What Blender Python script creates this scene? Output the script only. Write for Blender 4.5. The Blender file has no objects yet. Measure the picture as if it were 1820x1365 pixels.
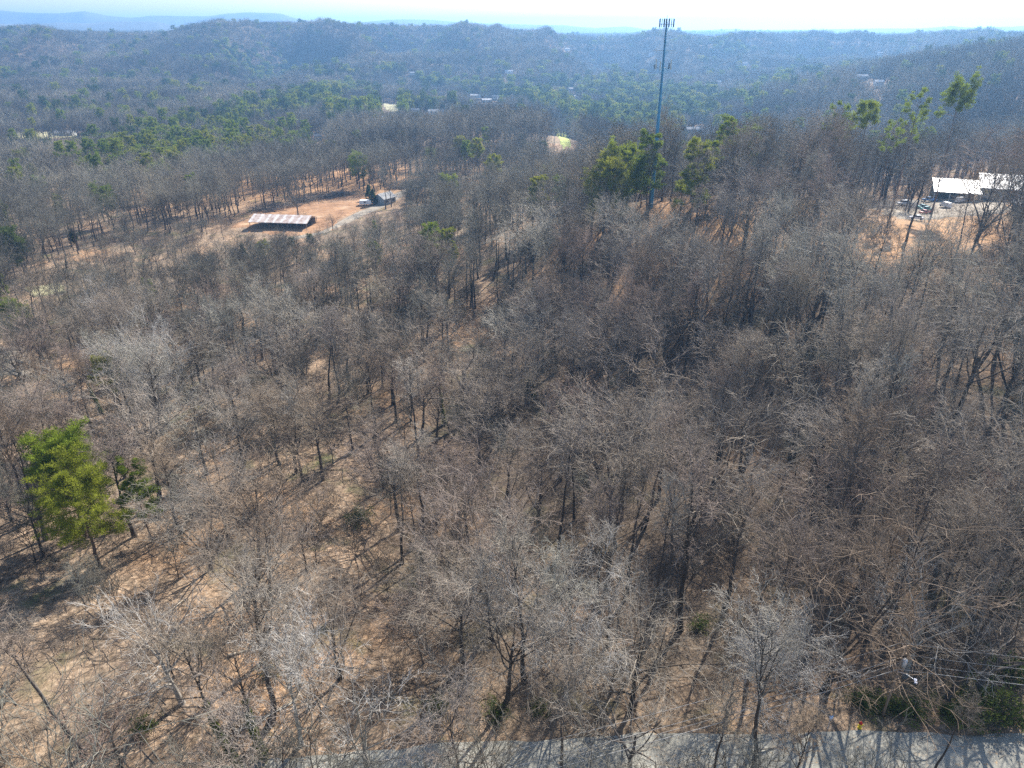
import bpy, bmesh, math, random
import numpy as np
rad = math.radians
scene = bpy.context.scene
COL = scene.collection
random.seed(7)
RNG = np.random.default_rng(7)

# ------------------------------------------------------------------ camera
CAMZ, PITCH, F = 75.0, rad(26.4), 1264.0
cam_d = bpy.data.cameras.new('camera')
cam_d.sensor_fit = 'HORIZONTAL'
cam_d.angle = 2 * math.atan(910 / F)
cam_d.clip_start = 1.0
cam_d.clip_end = 40000
cam = bpy.data.objects.new('camera', cam_d)
COL.objects.link(cam)
cam.location = (0, 0, CAMZ)
cam.rotation_euler = (rad(90) - PITCH, 0, 0)
scene.camera = cam

# ------------------------------------------------------------------ sky, sun, exposure
SUN_AZ, SUN_EL = rad(30), rad(38)        # azimuth clockwise from the view direction (+Y)
world = bpy.data.worlds.new('World')
scene.world = world
world.use_nodes = True
wn = world.node_tree
wn.nodes.clear()
sky = wn.nodes.new('ShaderNodeTexSky')
sky.sky_type = 'NISHITA'
sky.sun_disc = False
sky.sun_elevation = SUN_EL
sky.sun_rotation = SUN_AZ
sky.air_density = 1.0
sky.dust_density = 1.3
sky.ozone_density = 1.0
bg = wn.nodes.new('ShaderNodeBackground')
bg.inputs['Strength'].default_value = 0.10
wo = wn.nodes.new('ShaderNodeOutputWorld')
wn.links.new(sky.outputs[0], bg.inputs['Color'])
wn.links.new(bg.outputs[0], wo.inputs['Surface'])
sun_d = bpy.data.lights.new('sun', 'SUN')
sun_d.energy = 5.0
sun_d.angle = rad(0.5)
sun_d.color = (1.0, 0.94, 0.84)
sun = bpy.data.objects.new('sun', sun_d)
COL.objects.link(sun)
sun.rotation_euler = (rad(90) - SUN_EL, 0, math.pi - SUN_AZ)
scene.view_settings.view_transform = 'Standard'
scene.view_settings.look = 'None'
scene.view_settings.gamma = 1
scene.view_settings.exposure = 1.22
scene.cycles.max_bounces = 5
scene.cycles.diffuse_bounces = 1
scene.cycles.transmission_bounces = 3
scene.cycles.volume_bounces = 0
scene.cycles.use_denoising = False

# ------------------------------------------------------------------ small helpers
def tag(o, label=None, cat=None, group=None, kind=None):
    if label: o['label'] = label
    if cat: o['category'] = cat
    if group: o['group'] = group
    if kind: o['kind'] = kind
    return o

def empty(name, loc, rz=0, tilt=(0, 0), sc=1):
    o = bpy.data.objects.new(name, None)
    COL.objects.link(o)
    o.location = loc
    o.rotation_euler = (tilt[0], tilt[1], rz)
    o.scale = (sc, sc, sc)
    o.empty_display_size = 1
    return o

def link_mesh(name, me, parent=None):
    o = bpy.data.objects.new(name, me)
    COL.objects.link(o)
    if parent is not None: o.parent = parent
    return o

def np_mesh(name, chunks, mats, smooth=True):
    """chunks: (verts Nx3, quads Mx4 or None, tris Kx3 or None, material index)"""
    V, loops, starts, totals, mi = [], [], [], [], []
    vo = lo = 0
    for v, q, t, m in chunks:
        V.append(v)
        for f, n in ((q, 4), (t, 3)):
            if f is None or len(f) == 0: continue
            loops.append((f + vo).ravel())
            starts.append(lo + np.arange(len(f)) * n)
            totals.append(np.full(len(f), n))
            mi.append(np.full(len(f), m))
            lo += len(f) * n
        vo += len(v)
    V = np.concatenate(V); loops = np.concatenate(loops)
    starts = np.concatenate(starts); totals = np.concatenate(totals); mi = np.concatenate(mi)
    me = bpy.data.meshes.new(name)
    me.vertices.add(len(V)); me.vertices.foreach_set('co', V.astype(np.float32).ravel())
    me.loops.add(len(loops)); me.loops.foreach_set('vertex_index', loops.astype(np.int32))
    me.polygons.add(len(starts))
    me.polygons.foreach_set('loop_start', starts.astype(np.int32))
    me.polygons.foreach_set('loop_total', totals.astype(np.int32))
    for m in mats: me.materials.append(m)
    me.polygons.foreach_set('material_index', mi.astype(np.int32))
    me.update(calc_edges=True)
    if smooth: me.polygons.foreach_set('use_smooth', np.ones(len(starts), bool))
    return me

# value noise in numpy
_PERM = np.random.default_rng(3).random((256, 256))
def vnoise(x, y):
    xi = np.floor(x).astype(int); yi = np.floor(y).astype(int)
    fx = x - xi; fy = y - yi
    fx = fx * fx * (3 - 2 * fx); fy = fy * fy * (3 - 2 * fy)
    g = lambda a, b: _PERM[a % 256, b % 256]
    return (g(xi, yi) * (1 - fx) + g(xi + 1, yi) * fx) * (1 - fy) + (g(xi, yi + 1) * (1 - fx) + g(xi + 1, yi + 1) * fx) * fy
def fbm(x, y, o=4):
    s = 0; a = 1; t = 0
    for k in range(o):
        s = s + a * vnoise(x * 2 ** k + 17.3 * k, y * 2 ** k + 5.1 * k); t += a; a *= .5
    return s / t

# ------------------------------------------------------------------ terrain
def road_far(x): return 57.3 - 0.00116 * (x - 22) ** 2
TP = np.array([
 (-150,0,-4),(0,0,-3),(150,0,4),(-90,45,-2),(-60,52,-1.5),(-30,53,-.8),(0,53,0),(30,54,.8),(60,54,2.2),(95,48,3.5),
 (0,-120,-6),(-250,0,-12),(250,0,14),
 (-80,80,-4),(-60,100,-5),(-30,80,-2.5),(-30,110,-5),(0,85,-4),(30,85,-3.5),(70,85,3),(100,80,8),
 (0,110,-8),(10,135,-8),(25,165,-5),(38,195,2),(-30,140,-4),(-60,150,-8),(60,130,5),(85,165,13),(110,120,14),(140,180,18),
 (-100,150,-11),(-150,200,-14),(-60,220,-9),(-20,200,-4),(10,240,4),(48,250,20),(80,240,20),(110,260,19),(150,270,13.5),(160,290,13),(185,300,13),(215,310,14),(240,260,20),(200,220,22),(300,300,26),
 (-110,300,-16),(-200,300,-16),(-120,360,-15),(-70,410,-14),(-180,380,-15),(-250,350,-17),(-350,250,-18),(-60,300,-8),(0,320,-2),(50,330,0),(-17,450,-11),(60,450,-16),
 (120,350,5),(200,380,2),(200,460,-14),(300,420,4),(330,600,-6),(450,650,22),(540,800,46),(650,700,60),(700,950,50),(420,1000,8),(760,1250,35),
 (-120,480,-12),(-150,600,-20),(-300,600,-25),(-518,863,-30),(0,680,-6),(-80,670,-12),(70,770,-34),(60,890,-36),(160,640,-24),(200,900,-34),
 (0,1050,-34),(-41,1384,-34),(300,1100,-30),(-400,1200,-28),(-800,1200,-20),(600,1500,-10),(1100,1300,45),
 (-600,500,-25),(-700,800,-26),(600,400,50),(1000,800,70),
 (-900,1550,-12),(-300,1600,-22),(200,1650,-15),(700,1750,0),
], float)
SKY = [(-250,52),(-100,50),(0,58),(100,54),(200,58),(300,57),(400,46),(500,40),(600,43),(700,45),(800,47),(900,52),(1000,62),(1080,69),(1130,65),(1180,50),(1230,62),(1300,69),(1370,59),(1450,66),(1550,64),(1650,69),(1750,76),(1900,70),(2100,66)]
_c, _s = math.cos(PITCH), math.sin(PITCH)
ext = []
for px, py in SKY:
    u, v = px - 910, py - 682.5
    yy, zz = F * _c - v * _s, -(F * _s + v * _c)
    s = 2200 / yy
    ext.append((u * s, 2200, CAMZ + zz * s - 16))
    ext.append((u * s * 1.15, 2650, CAMZ + zz * s - 16 - 55))
TP = np.vstack([TP, np.array(ext)])
def _k(r2): return 0.5 * r2 * np.log(r2 + 1e-9)
_S = 500.0
_A = TP[:, :2] / _S
_n = len(_A)
_D2 = ((_A[:, None] - _A[None]) ** 2).sum(-1)
_M = np.zeros((_n + 3, _n + 3))
_M[:_n, :_n] = _k(_D2) + np.eye(_n) * 2e-5
_M[:_n, _n] = 1; _M[:_n, _n + 1:] = _A
_M[_n, :_n] = 1; _M[_n + 1:, :_n] = _A.T
_W = np.linalg.solve(_M, np.concatenate([TP[:, 2], [0, 0, 0]]))
def sstep(a, b, x):
    t = np.clip((x - a) / (b - a), 0, 1)
    return t * t * (3 - 2 * t)
def height_raw(x, y):
    x = np.asarray(x, float); y = np.asarray(y, float)
    sh = x.shape
    p = np.stack([x.ravel(), y.ravel()], 1) / _S
    out = np.zeros(len(p))
    for i in range(0, len(p), 20000):
        q = p[i:i + 20000]
        d2 = ((q[:, None] - _A[None]) ** 2).sum(-1)
        out[i:i + 20000] = _k(d2) @ _W[:_n] + _W[_n] + q @ _W[_n + 1:]
    z = np.clip(out.reshape(sh), -60, 160)
    r = np.hypot(x, y)
    far = sstep(2450, 2900, r)
    zfar = 8 + 62 * fbm(x / 1500 + 4, y / 700, 4) + 10 * sstep(3000, 7000, r)
    z = z * (1 - far) + zfar * far
    # spurs and hollows of the far hills
    rid = 1 - np.abs(fbm(x / 260 + .2 * np.sin(y / 300), y / 620 + 9, 3) * 2 - 1) * 2
    w = sstep(1350, 1700, y) * (1 - sstep(2060, 2200, y))
    z = z + w * 85 * (rid - .70)
    w2 = sstep(420, 600, r) * (1 - sstep(1500, 1700, r))
    z = z + w2 * 9 * (fbm(x / 130, y / 130 + 3, 3) - .5)
    z = z + sstep(62, 90, r) * (1 - sstep(1500, 2000, r)) * 2.4 * (fbm(x / 24, y / 24, 3) - .5)
    return z
def _axis(lo, hi, n, A):
    a, b = math.asinh(lo / A), math.asinh(hi / A)
    return A * np.sinh(np.linspace(a, b, n))
GX = _axis(-9500, 9500, 300, 110)
GY = _axis(-400, 10500, 340, 130)
gx, gy = np.meshgrid(GX, GY)
GZ = height_raw(gx, gy)
def ground(x, y):
    x = np.asarray(x, float); y = np.asarray(y, float)
    i = np.clip(np.searchsorted(GX, x) - 1, 0, len(GX) - 2)
    j = np.clip(np.searchsorted(GY, y) - 1, 0, len(GY) - 2)
    fx = (x - GX[i]) / (GX[i + 1] - GX[i]); fy = (y - GY[j]) / (GY[j + 1] - GY[j])
    return (GZ[j, i] * (1 - fx) + GZ[j, i + 1] * fx) * (1 - fy) + (GZ[j + 1, i] * (1 - fx) + GZ[j + 1, i + 1] * fx) * fy
_T = np.geomspace(25, 9000, 5000)
def at(px, py, h=0.0):
    """the spot on the land whose point h metres above the ground is seen at that picture point"""
    u, v = px - 910, py - 682.5
    d = np.array([u, F * _c - v * _s, -(F * _s + v * _c)]); d /= np.linalg.norm(d)
    X, Y, Z = d[0] * _T, d[1] * _T, CAMZ + d[2] * _T
    hit = np.nonzero(Z < ground(X, Y) + h)[0]
    k = hit[0] if len(hit) else len(_T) - 1
    return float(X[k]), float(Y[k]), float(ground(X[k], Y[k]))
def proj(X, Y, Z):
    Zr = Z - CAMZ
    dep = Y * _c - Zr * _s
    return 910 + F * X / dep, 682.5 + F * (-Zr * _c - Y * _s) / dep, dep

# ------------------------------------------------------------------ materials
def mat(name, rough=.9):
    m = bpy.data.materials.new(name)
    m.use_nodes = True
    nt = m.node_tree
    b = nt.nodes['Principled BSDF']
    b.inputs['Roughness'].default_value = rough
    b.inputs['Specular IOR Level'].default_value = .25
    return m, nt, b
def ramp(nt, stops, src):
    r = nt.nodes.new('ShaderNodeValToRGB')
    e = r.color_ramp.elements
    while len(e) < len(stops): e.new(.5)
    for k, (p, c) in enumerate(stops):
        e[k].position = p; e[k].color = (*c, 1)
    nt.links.new(src, r.inputs[0])
    return r.outputs[0]
def noise(nt, scale, detail=4, coord='Object', rough=.6, stretch=None):
    tc = nt.nodes.new('ShaderNodeTexCoord')
    n = nt.nodes.new('ShaderNodeTexNoise')
    n.inputs['Scale'].default_value = scale
    n.inputs['Detail'].default_value = detail
    n.inputs['Roughness'].default_value = rough
    src = tc.outputs[coord]
    if stretch:
        mp = nt.nodes.new('ShaderNodeMapping')
        mp.inputs['Scale'].default_value = stretch
        nt.links.new(src, mp.inputs[0]); src = mp.outputs[0]
    nt.links.new(src, n.inputs['Vector'])
    return n.outputs['Fac']
def mixc(nt, fac, a, b, mode='MIX'):
    m = nt.nodes.new('ShaderNodeMix')
    m.data_type = 'RGBA'; m.blend_type = mode
    for sock, val in ((m.inputs[0], fac), (m.inputs[6], a), (m.inputs[7], b)):
        if isinstance(val, (int, float)): sock.default_value = val
        elif isinstance(val, tuple): sock.default_value = (*val, 1)
        else: nt.links.new(val, sock)
    return m.outputs[2]
def orand(nt):
    return nt.nodes.new('ShaderNodeObjectInfo').outputs['Random']
def plain(name, c, rough=.8, var=.12, scale=2.0, metal=0):
    m, nt, b = mat(name, rough)
    lo = tuple(x * (1 - var) for x in c); hi = tuple(min(1, x * (1 + var)) for x in c)
    nt.links.new(ramp(nt, [(.3, lo), (.7, hi)], noise(nt, scale)), b.inputs['Base Color'])
    b.inputs['Metallic'].default_value = metal
    return m

def bark_mat(name, stops, streak=.35):
    m, nt, b = mat(name, .95)
    base = ramp(nt, stops, orand(nt))
    if name.startswith('far'):      # whole stands differ in hue
        oi = nt.nodes.new('ShaderNodeObjectInfo'); nz = nt.nodes.new('ShaderNodeTexNoise')
        nz.inputs['Scale'].default_value = .006; nz.inputs['Detail'].default_value = 4
        nt.links.new(oi.outputs['Location'], nz.inputs['Vector'])
        base = mixc(nt, .85, base, ramp(nt, [(.38, (.36, .35, .36)), (.5, (.85, .85, .85)), (.62, (1.2, 1.12, 1.04))], nz.outputs['Fac']), 'MULTIPLY')
    if name == 'twig_bark':         # silver-barked and brown-barked groups
        oi = nt.nodes.new('ShaderNodeObjectInfo'); nz = nt.nodes.new('ShaderNodeTexNoise')
        nz.inputs['Scale'].default_value = .022; nz.inputs['Detail'].default_value = 3
        nt.links.new(oi.outputs['Location'], nz.inputs['Vector'])
        base = mixc(nt, .9, base, ramp(nt, [(.38, (.70, .64, .58)), (.5, (.92, .90, .86)), (.62, (1.08, 1.12, 1.06))], nz.outputs['Fac']), 'MULTIPLY')
    st = ramp(nt, [(.3, (streak, streak, streak)), (.7, (1, 1, 1))], noise(nt, 3.0, 5, stretch=(3, 3, .5)))
    nt.links.new(mixc(nt, .7, base, st, 'MULTIPLY'), b.inputs['Base Color'])
    return m
BARK = bark_mat('bark', [(0, (.11, .09, .075)), (.3, (.075, .062, .052)), (.6, (.145, .125, .11)), (1, (.095, .075, .06))])
PALEBARK = bark_mat('pale_bark', [(0, (.36, .33, .29)), (.5, (.30, .27, .23)), (1, (.40, .38, .34))], .55)
TWIG = bark_mat('twig_bark', [(0, (.34, .28, .225)), (.2, (.44, .405, .36)), (.4, (.30, .225, .165)), (.6, (.45, .41, .36)), (.8, (.34, .255, .22)), (1, (.41, .375, .34))], .5)
FARTWIG = bark_mat('far_twig_bark', [(0, (.25, .235, .19)), (.25, (.30, .295, .25)), (.5, (.21, .18, .135)), (.75, (.29, .28, .235)), (1, (.23, .205, .16))], .55)  # darker than the near twigs: self-shade the coarser crowns lack is in the colour
PALETWIG = bark_mat('pale_twig_bark', [(0, (.48, .45, .41)), (1, (.56, .53, .49))], .75)
PINEBARK = bark_mat('pine_bark', [(0, (.16, .11, .08)), (1, (.22, .15, .11))], .4)

def leaf_mat(name, stops, trans=.5, scale=.6):
    m = bpy.data.materials.new(name); m.use_nodes = True
    nt = m.node_tree; nt.nodes.clear()
    o = nt.nodes.new('ShaderNodeOutputMaterial')
    base = ramp(nt, stops, orand(nt))
    v = ramp(nt, [(.3, (.6, .62, .6)), (.7, (1.25, 1.2, 1.0))], noise(nt, scale, 3))
    c = mixc(nt, 1.0, base, v, 'MULTIPLY')
    d = nt.nodes.new('ShaderNodeBsdfDiffuse'); t = nt.nodes.new('ShaderNodeBsdfTranslucent')
    x = nt.nodes.new('ShaderNodeMixShader'); x.inputs[0].default_value = trans
    nt.links.new(c, d.inputs[0]); nt.links.new(c, t.inputs[0])
    nt.links.new(d.outputs[0], x.inputs[1]); nt.links.new(t.outputs[0], x.inputs[2])
    nt.links.new(x.outputs[0], o.inputs[0])
    return m
NEEDLE = leaf_mat('pine_needles', [(0, (.16, .22, .03)), (.4, (.20, .265, .038)), (1, (.28, .29, .045))])
DARKNEEDLE = leaf_mat('dark_needles', [(0, (.055, .09, .035)), (.5, (.075, .11, .04)), (1, (.10, .13, .04))])
IVY = leaf_mat('ivy_leaves', [(0, (.10, .15, .03)), (1, (.16, .19, .05))], .3, 1.5)
BROADLEAF = leaf_mat('broad_leaves', [(0, (.06, .09, .03)), (1, (.13, .16, .045))], .3, 1)
BUDS = leaf_mat('pale_buds', [(0, (.42, .42, .16)), (1, (.5, .48, .2))], .4, 1)

# ------------------------------------------------------------------ ground and road
def ground_mat():
    m, nt, b = mat('leaf_litter', 1.0)
    n1 = noise(nt, .035, 5); n2 = noise(nt, 1.1, 6, rough=.75); n3 = noise(nt, .012, 3); n4 = noise(nt, .09, 4)
    lit = ramp(nt, [(.32, (.08, .058, .042)), (.43, (.22, .155, .105)), (.54, (.36, .26, .18)), (.66, (.54, .42, .31))], n2)
    tone = ramp(nt, [(.35, (.72, .74, .75)), (.5, (1, .98, .95)), (.66, (1.12, .92, .72))], n1)
    c = mixc(nt, 1.0, lit, tone, 'MULTIPLY')
    c = mixc(nt, .8, c, ramp(nt, [(.35, (.55, .55, .56)), (.6, (1.12, 1.1, 1.08))], noise(nt, .28, 5, rough=.7)), 'MULTIPLY')
    green = ramp(nt, [(.56, (0, 0, 0)), (.68, (1, 1, 1))], n4)
    c = mixc(nt, green, c, (.12, .12, .055))
    sepf = ramp(nt, [(.45, (0, 0, 0)), (.62, (1, 1, 1))], n3)
    c = mixc(nt, sepf, c, mixc(nt, .5, c, (.24, .19, .13)))
    for nm_, col in (('tawny', (.50, .27, .12)), ('shade_litter', (.045, .036, .03))):
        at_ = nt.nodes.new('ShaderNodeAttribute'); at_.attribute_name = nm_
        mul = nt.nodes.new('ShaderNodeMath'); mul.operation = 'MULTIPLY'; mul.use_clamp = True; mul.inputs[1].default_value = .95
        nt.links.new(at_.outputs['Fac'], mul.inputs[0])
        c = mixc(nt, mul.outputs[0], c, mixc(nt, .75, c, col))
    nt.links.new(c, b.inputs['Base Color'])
    bp = nt.nodes.new('ShaderNodeBump'); bp.inputs['Strength'].default_value = .6; bp.inputs['Distance'].default_value = .25
    nt.links.new(n2, bp.inputs['Height']); nt.links.new(bp.outputs[0], b.inputs['Normal'])
    return m
ny, nx = GZ.shape
def blob(cx, cy, rx, ry): return np.exp(-((gx - cx) / rx) ** 2 - ((gy - cy) / ry) ** 2)
shade_litter = np.clip(blob(5, 100, 22, 40) + blob(22, 150, 20, 45) + blob(75, 105, 45, 38) + blob(60, 160, 40, 30) + blob(80, 70, 25, 12) + blob(110, 130, 40, 50) + .9 * blob(38, 78, 42, 13) + .8 * blob(-8, 118, 18, 34) + .7 * blob(-38, 150, 30, 20), 0, 1)  # shade of the hollow and right wood, painted dark into the litter colour
shade_litter = shade_litter * (.5 + .9 * fbm(gx / 9, gy / 9, 3)) - .12
shade_litter = np.maximum(shade_litter, .85 * sstep(900, 1300, np.hypot(gx, gy)))  # the far woodland floor has darker litter
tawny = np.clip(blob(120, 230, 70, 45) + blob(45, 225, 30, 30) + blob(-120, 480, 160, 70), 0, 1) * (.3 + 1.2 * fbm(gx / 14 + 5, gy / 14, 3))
idx = np.arange(ny * nx).reshape(ny, nx)
quads = np.stack([idx[:-1, :-1], idx[:-1, 1:], idx[1:, 1:], idx[1:, :-1]], -1).reshape(-1, 4)
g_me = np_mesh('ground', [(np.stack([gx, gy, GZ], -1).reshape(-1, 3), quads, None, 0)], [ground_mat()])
for nm_, arr in (('shade_litter', shade_litter), ('tawny', tawny)):
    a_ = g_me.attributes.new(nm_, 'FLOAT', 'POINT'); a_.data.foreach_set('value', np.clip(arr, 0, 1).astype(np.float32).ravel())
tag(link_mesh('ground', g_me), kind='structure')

def sheet(name, inside_line, m, lift, n_u=80, n_v=8, label=None):
    """a sheet laid on the land between two edge lines; inside_line(u) -> (x0,y0),(x1,y1)"""
    V = []
    for a in np.linspace(0, 1, n_u):
        (x0, y0), (x1, y1) = inside_line(a)
        for b_ in np.linspace(0, 1, n_v):
            V.append((x0 + (x1 - x0) * b_, y0 + (y1 - y0) * b_))
    V = np.array(V)
    Z = ground(V[:, 0], V[:, 1]) + lift
    if lift > .1:      # the edges run down into the soil
        e_ = np.zeros((n_u, n_v)); e_[0] = e_[-1] = 1; e_[:, 0] = e_[:, -1] = 1
        Z = Z - e_.ravel() * (lift + .35)
    I = np.arange(n_u * n_v).reshape(n_u, n_v)
    q = np.stack([I[:-1, :-1], I[1:, :-1], I[1:, 1:], I[:-1, 1:]], -1).reshape(-1, 4)
    me = np_mesh(name, [(np.column_stack([V, Z]), q, None, 0)], [m])
    return tag(link_mesh(name, me), kind='structure')
def patch(name, pts, m, lift=.2, n=14):
    """a closed outline on the land, filled with rings"""
    P = np.array(pts, float); C = P.mean(0)
    k = 6; Q = []
    for i in range(len(P)):
        a, b_ = P[i], P[(i + 1) % len(P)]
        for t in range(k): Q.append(a + (b_ - a) * t / k)
    Q = np.array(Q)
    ang = np.arange(len(Q))
    wob = 1 + .06 * np.sin(ang * 1.7) + .04 * np.sin(ang * 3.1 + 1)
    Q = C + (Q - C) * wob[:, None]
    V = [C]
    for r in range(1, n + 1): V.extend(C + (Q - C) * r / n)
    V = np.array(V); Z = ground(V[:, 0], V[:, 1]) + lift
    L = len(Q); Z[-L:] -= lift + .35; tr = [(0, 1 + i, 1 + (i + 1) % L) for i in range(L)]
    qd = [(1 + (r - 1) * L + i, 1 + r * L + i, 1 + r * L + (i + 1) % L, 1 + (r - 1) * L + (i + 1) % L) for r in range(1, n) for i in range(L)]
    me = np_mesh(name, [(np.column_stack([V, Z]), np.array(qd), np.array(tr), 0)], [m])
    # triangle and quad winding made to face up
    bm = bmesh.new(); bm.from_mesh(me); bmesh.ops.recalc_face_normals(bm, faces=bm.faces)
    if sum(f.normal.z for f in bm.faces) < 0: bmesh.ops.reverse_faces(bm, faces=bm.faces)
    bm.to_mesh(me); bm.free()
    return tag(link_mesh(name, me), kind='structure')

def asphalt():
    m, nt, b = mat('worn_asphalt', .85)
    a = ramp(nt, [(.3, (.22, .215, .19)), (.7, (.36, .35, .31))], noise(nt, .35, 5))
    s = ramp(nt, [(.35, (.75, .75, .75)), (.65, (1.08, 1.08, 1.06))], noise(nt, 9, 3))
    c = mixc(nt, 1.0, a, s, 'MULTIPLY')
    leaf = ramp(nt, [(.57, (0, 0, 0)), (.62, (1, 1, 1))], noise(nt, 1.6, 8, rough=.8))
    c = mixc(nt, leaf, c, (.36, .25, .15))
    nt.links.new(c, b.inputs['Base Color'])
    return m
sheet('road', lambda a: ((-110 + 230 * a, road_far(-110 + 230 * a) - 7.2), (-110 + 230 * a, road_far(-110 + 230 * a) + .25 * math.sin(a * 60) + .9 * float(vnoise(np.array(a * 90.), np.array(2.5))) - .5)), asphalt(), .07, 260, 9)

# ------------------------------------------------------------------ branch and tree geometry
def norm(a): return a / np.maximum(np.linalg.norm(a, axis=-1, keepdims=True), 1e-9)
def tubes(P, R, sides):
    """P (M,N,3) centre lines, R (M,N) radii -> verts and quads of M tapering tubes"""
    M, N = P.shape[:2]
    T = np.empty_like(P)
    T[:, 1:-1] = P[:, 2:] - P[:, :-2] if N > 2 else 0
    T[:, 0] = P[:, 1] - P[:, 0]; T[:, -1] = P[:, -1] - P[:, -2]
    T = norm(T)
    ref = np.tile(np.array([.31, .87, .38]), (M, 1))
    flip = np.abs((T[:, 0] * ref).sum(-1)) > .9
    ref[flip] = [.9, -.1, .4]
    A = norm(np.cross(T, ref[:, None]))
    B = np.cross(T, A)
    th = np.arange(sides) * 2 * math.pi / sides
    V = P[:, :, None] + R[:, :, None, None] * (A[:, :, None] * np.cos(th)[None, None, :, None] + B[:, :, None] * np.sin(th)[None, None, :, None])
    I = np.arange(M * N * sides).reshape(M, N, sides)
    J = np.roll(I, -1, 2)
    q = np.stack([I[:, :-1], J[:, :-1], J[:, 1:], I[:, 1:]], -1).reshape(-1, 4)
    return V.reshape(-1, 3), q
def grow(P, R, n, t0, ang, ratio, npts, rr, rng, wob=.15, up=.05, tshape=None, rmin=.01, tip=.3, zfloor=None, t1=1.0):
    M, N = P.shape[:2]
    T = M * n
    par = np.repeat(np.arange(M), n); k = np.tile(np.arange(n), M)
    t = t0 + (t1 - t0) * (k + rng.random(T)) / n
    f = np.clip(t * (N - 1), 0, N - 1.001); i = f.astype(int); fr = (f - i)[:, None]
    a, b = P[par, i], P[par, i + 1]
    pos = a * (1 - fr) + b * fr
    tan = norm(b - a)
    r = R[par, i] * (1 - fr[:, 0]) + R[par, i + 1] * fr[:, 0]
    Lp = np.linalg.norm(P[:, 1:] - P[:, :-1], axis=-1).sum(-1)[par]
    L = Lp * ratio * (tshape(t) if tshape else (1.15 - .55 * t)) * (.7 + .6 * rng.random(T))
    ref = norm(rng.normal(size=(M, 3)))[par]
    p = norm(np.cross(tan, ref)); q = np.cross(tan, p)
    az = k * 2.4 + rng.random(M)[par] * 6.28 + rng.normal(size=T) * .35
    an = (ang(t) if callable(ang) else ang) * (.75 + .5 * rng.random(T))
    d = np.cos(an)[:, None] * tan + np.sin(an)[:, None] * (np.cos(az)[:, None] * p + np.sin(az)[:, None] * q)
    out = np.empty((T, npts, 3)); out[:, 0] = pos
    st = (L / (npts - 1))[:, None]
    for s in range(1, npts):
        d = d + rng.normal(size=(T, 3)) * wob
        d[:, 2] += up
        d = norm(d)
        pos = pos + d * st
        out[:, s] = pos
    r0 = np.maximum(r * rr, rmin)[:, None]
    rad_ = r0 * (1 - (1 - tip) * np.linspace(0, 1, npts)[None])
    return out, rad_

def trunk_line(h, r, rng, n=12, bend=.02, tip=.12):
    z = np.linspace(0, 1, n)
    off = np.cumsum(rng.normal(size=(n, 2)) * bend * h, 0) * .35
    off[0] = 0
    P = np.zeros((1, n, 3)); P[0, :, :2] = off; P[0, :, 2] = z * h - .4 * (z == 0)
    R = (r * (1 - (1 - tip) * z ** .9))[None].copy()
    R[0, 0] *= 1.45; R[0, 1] *= 1.03
    return P, R

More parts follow.
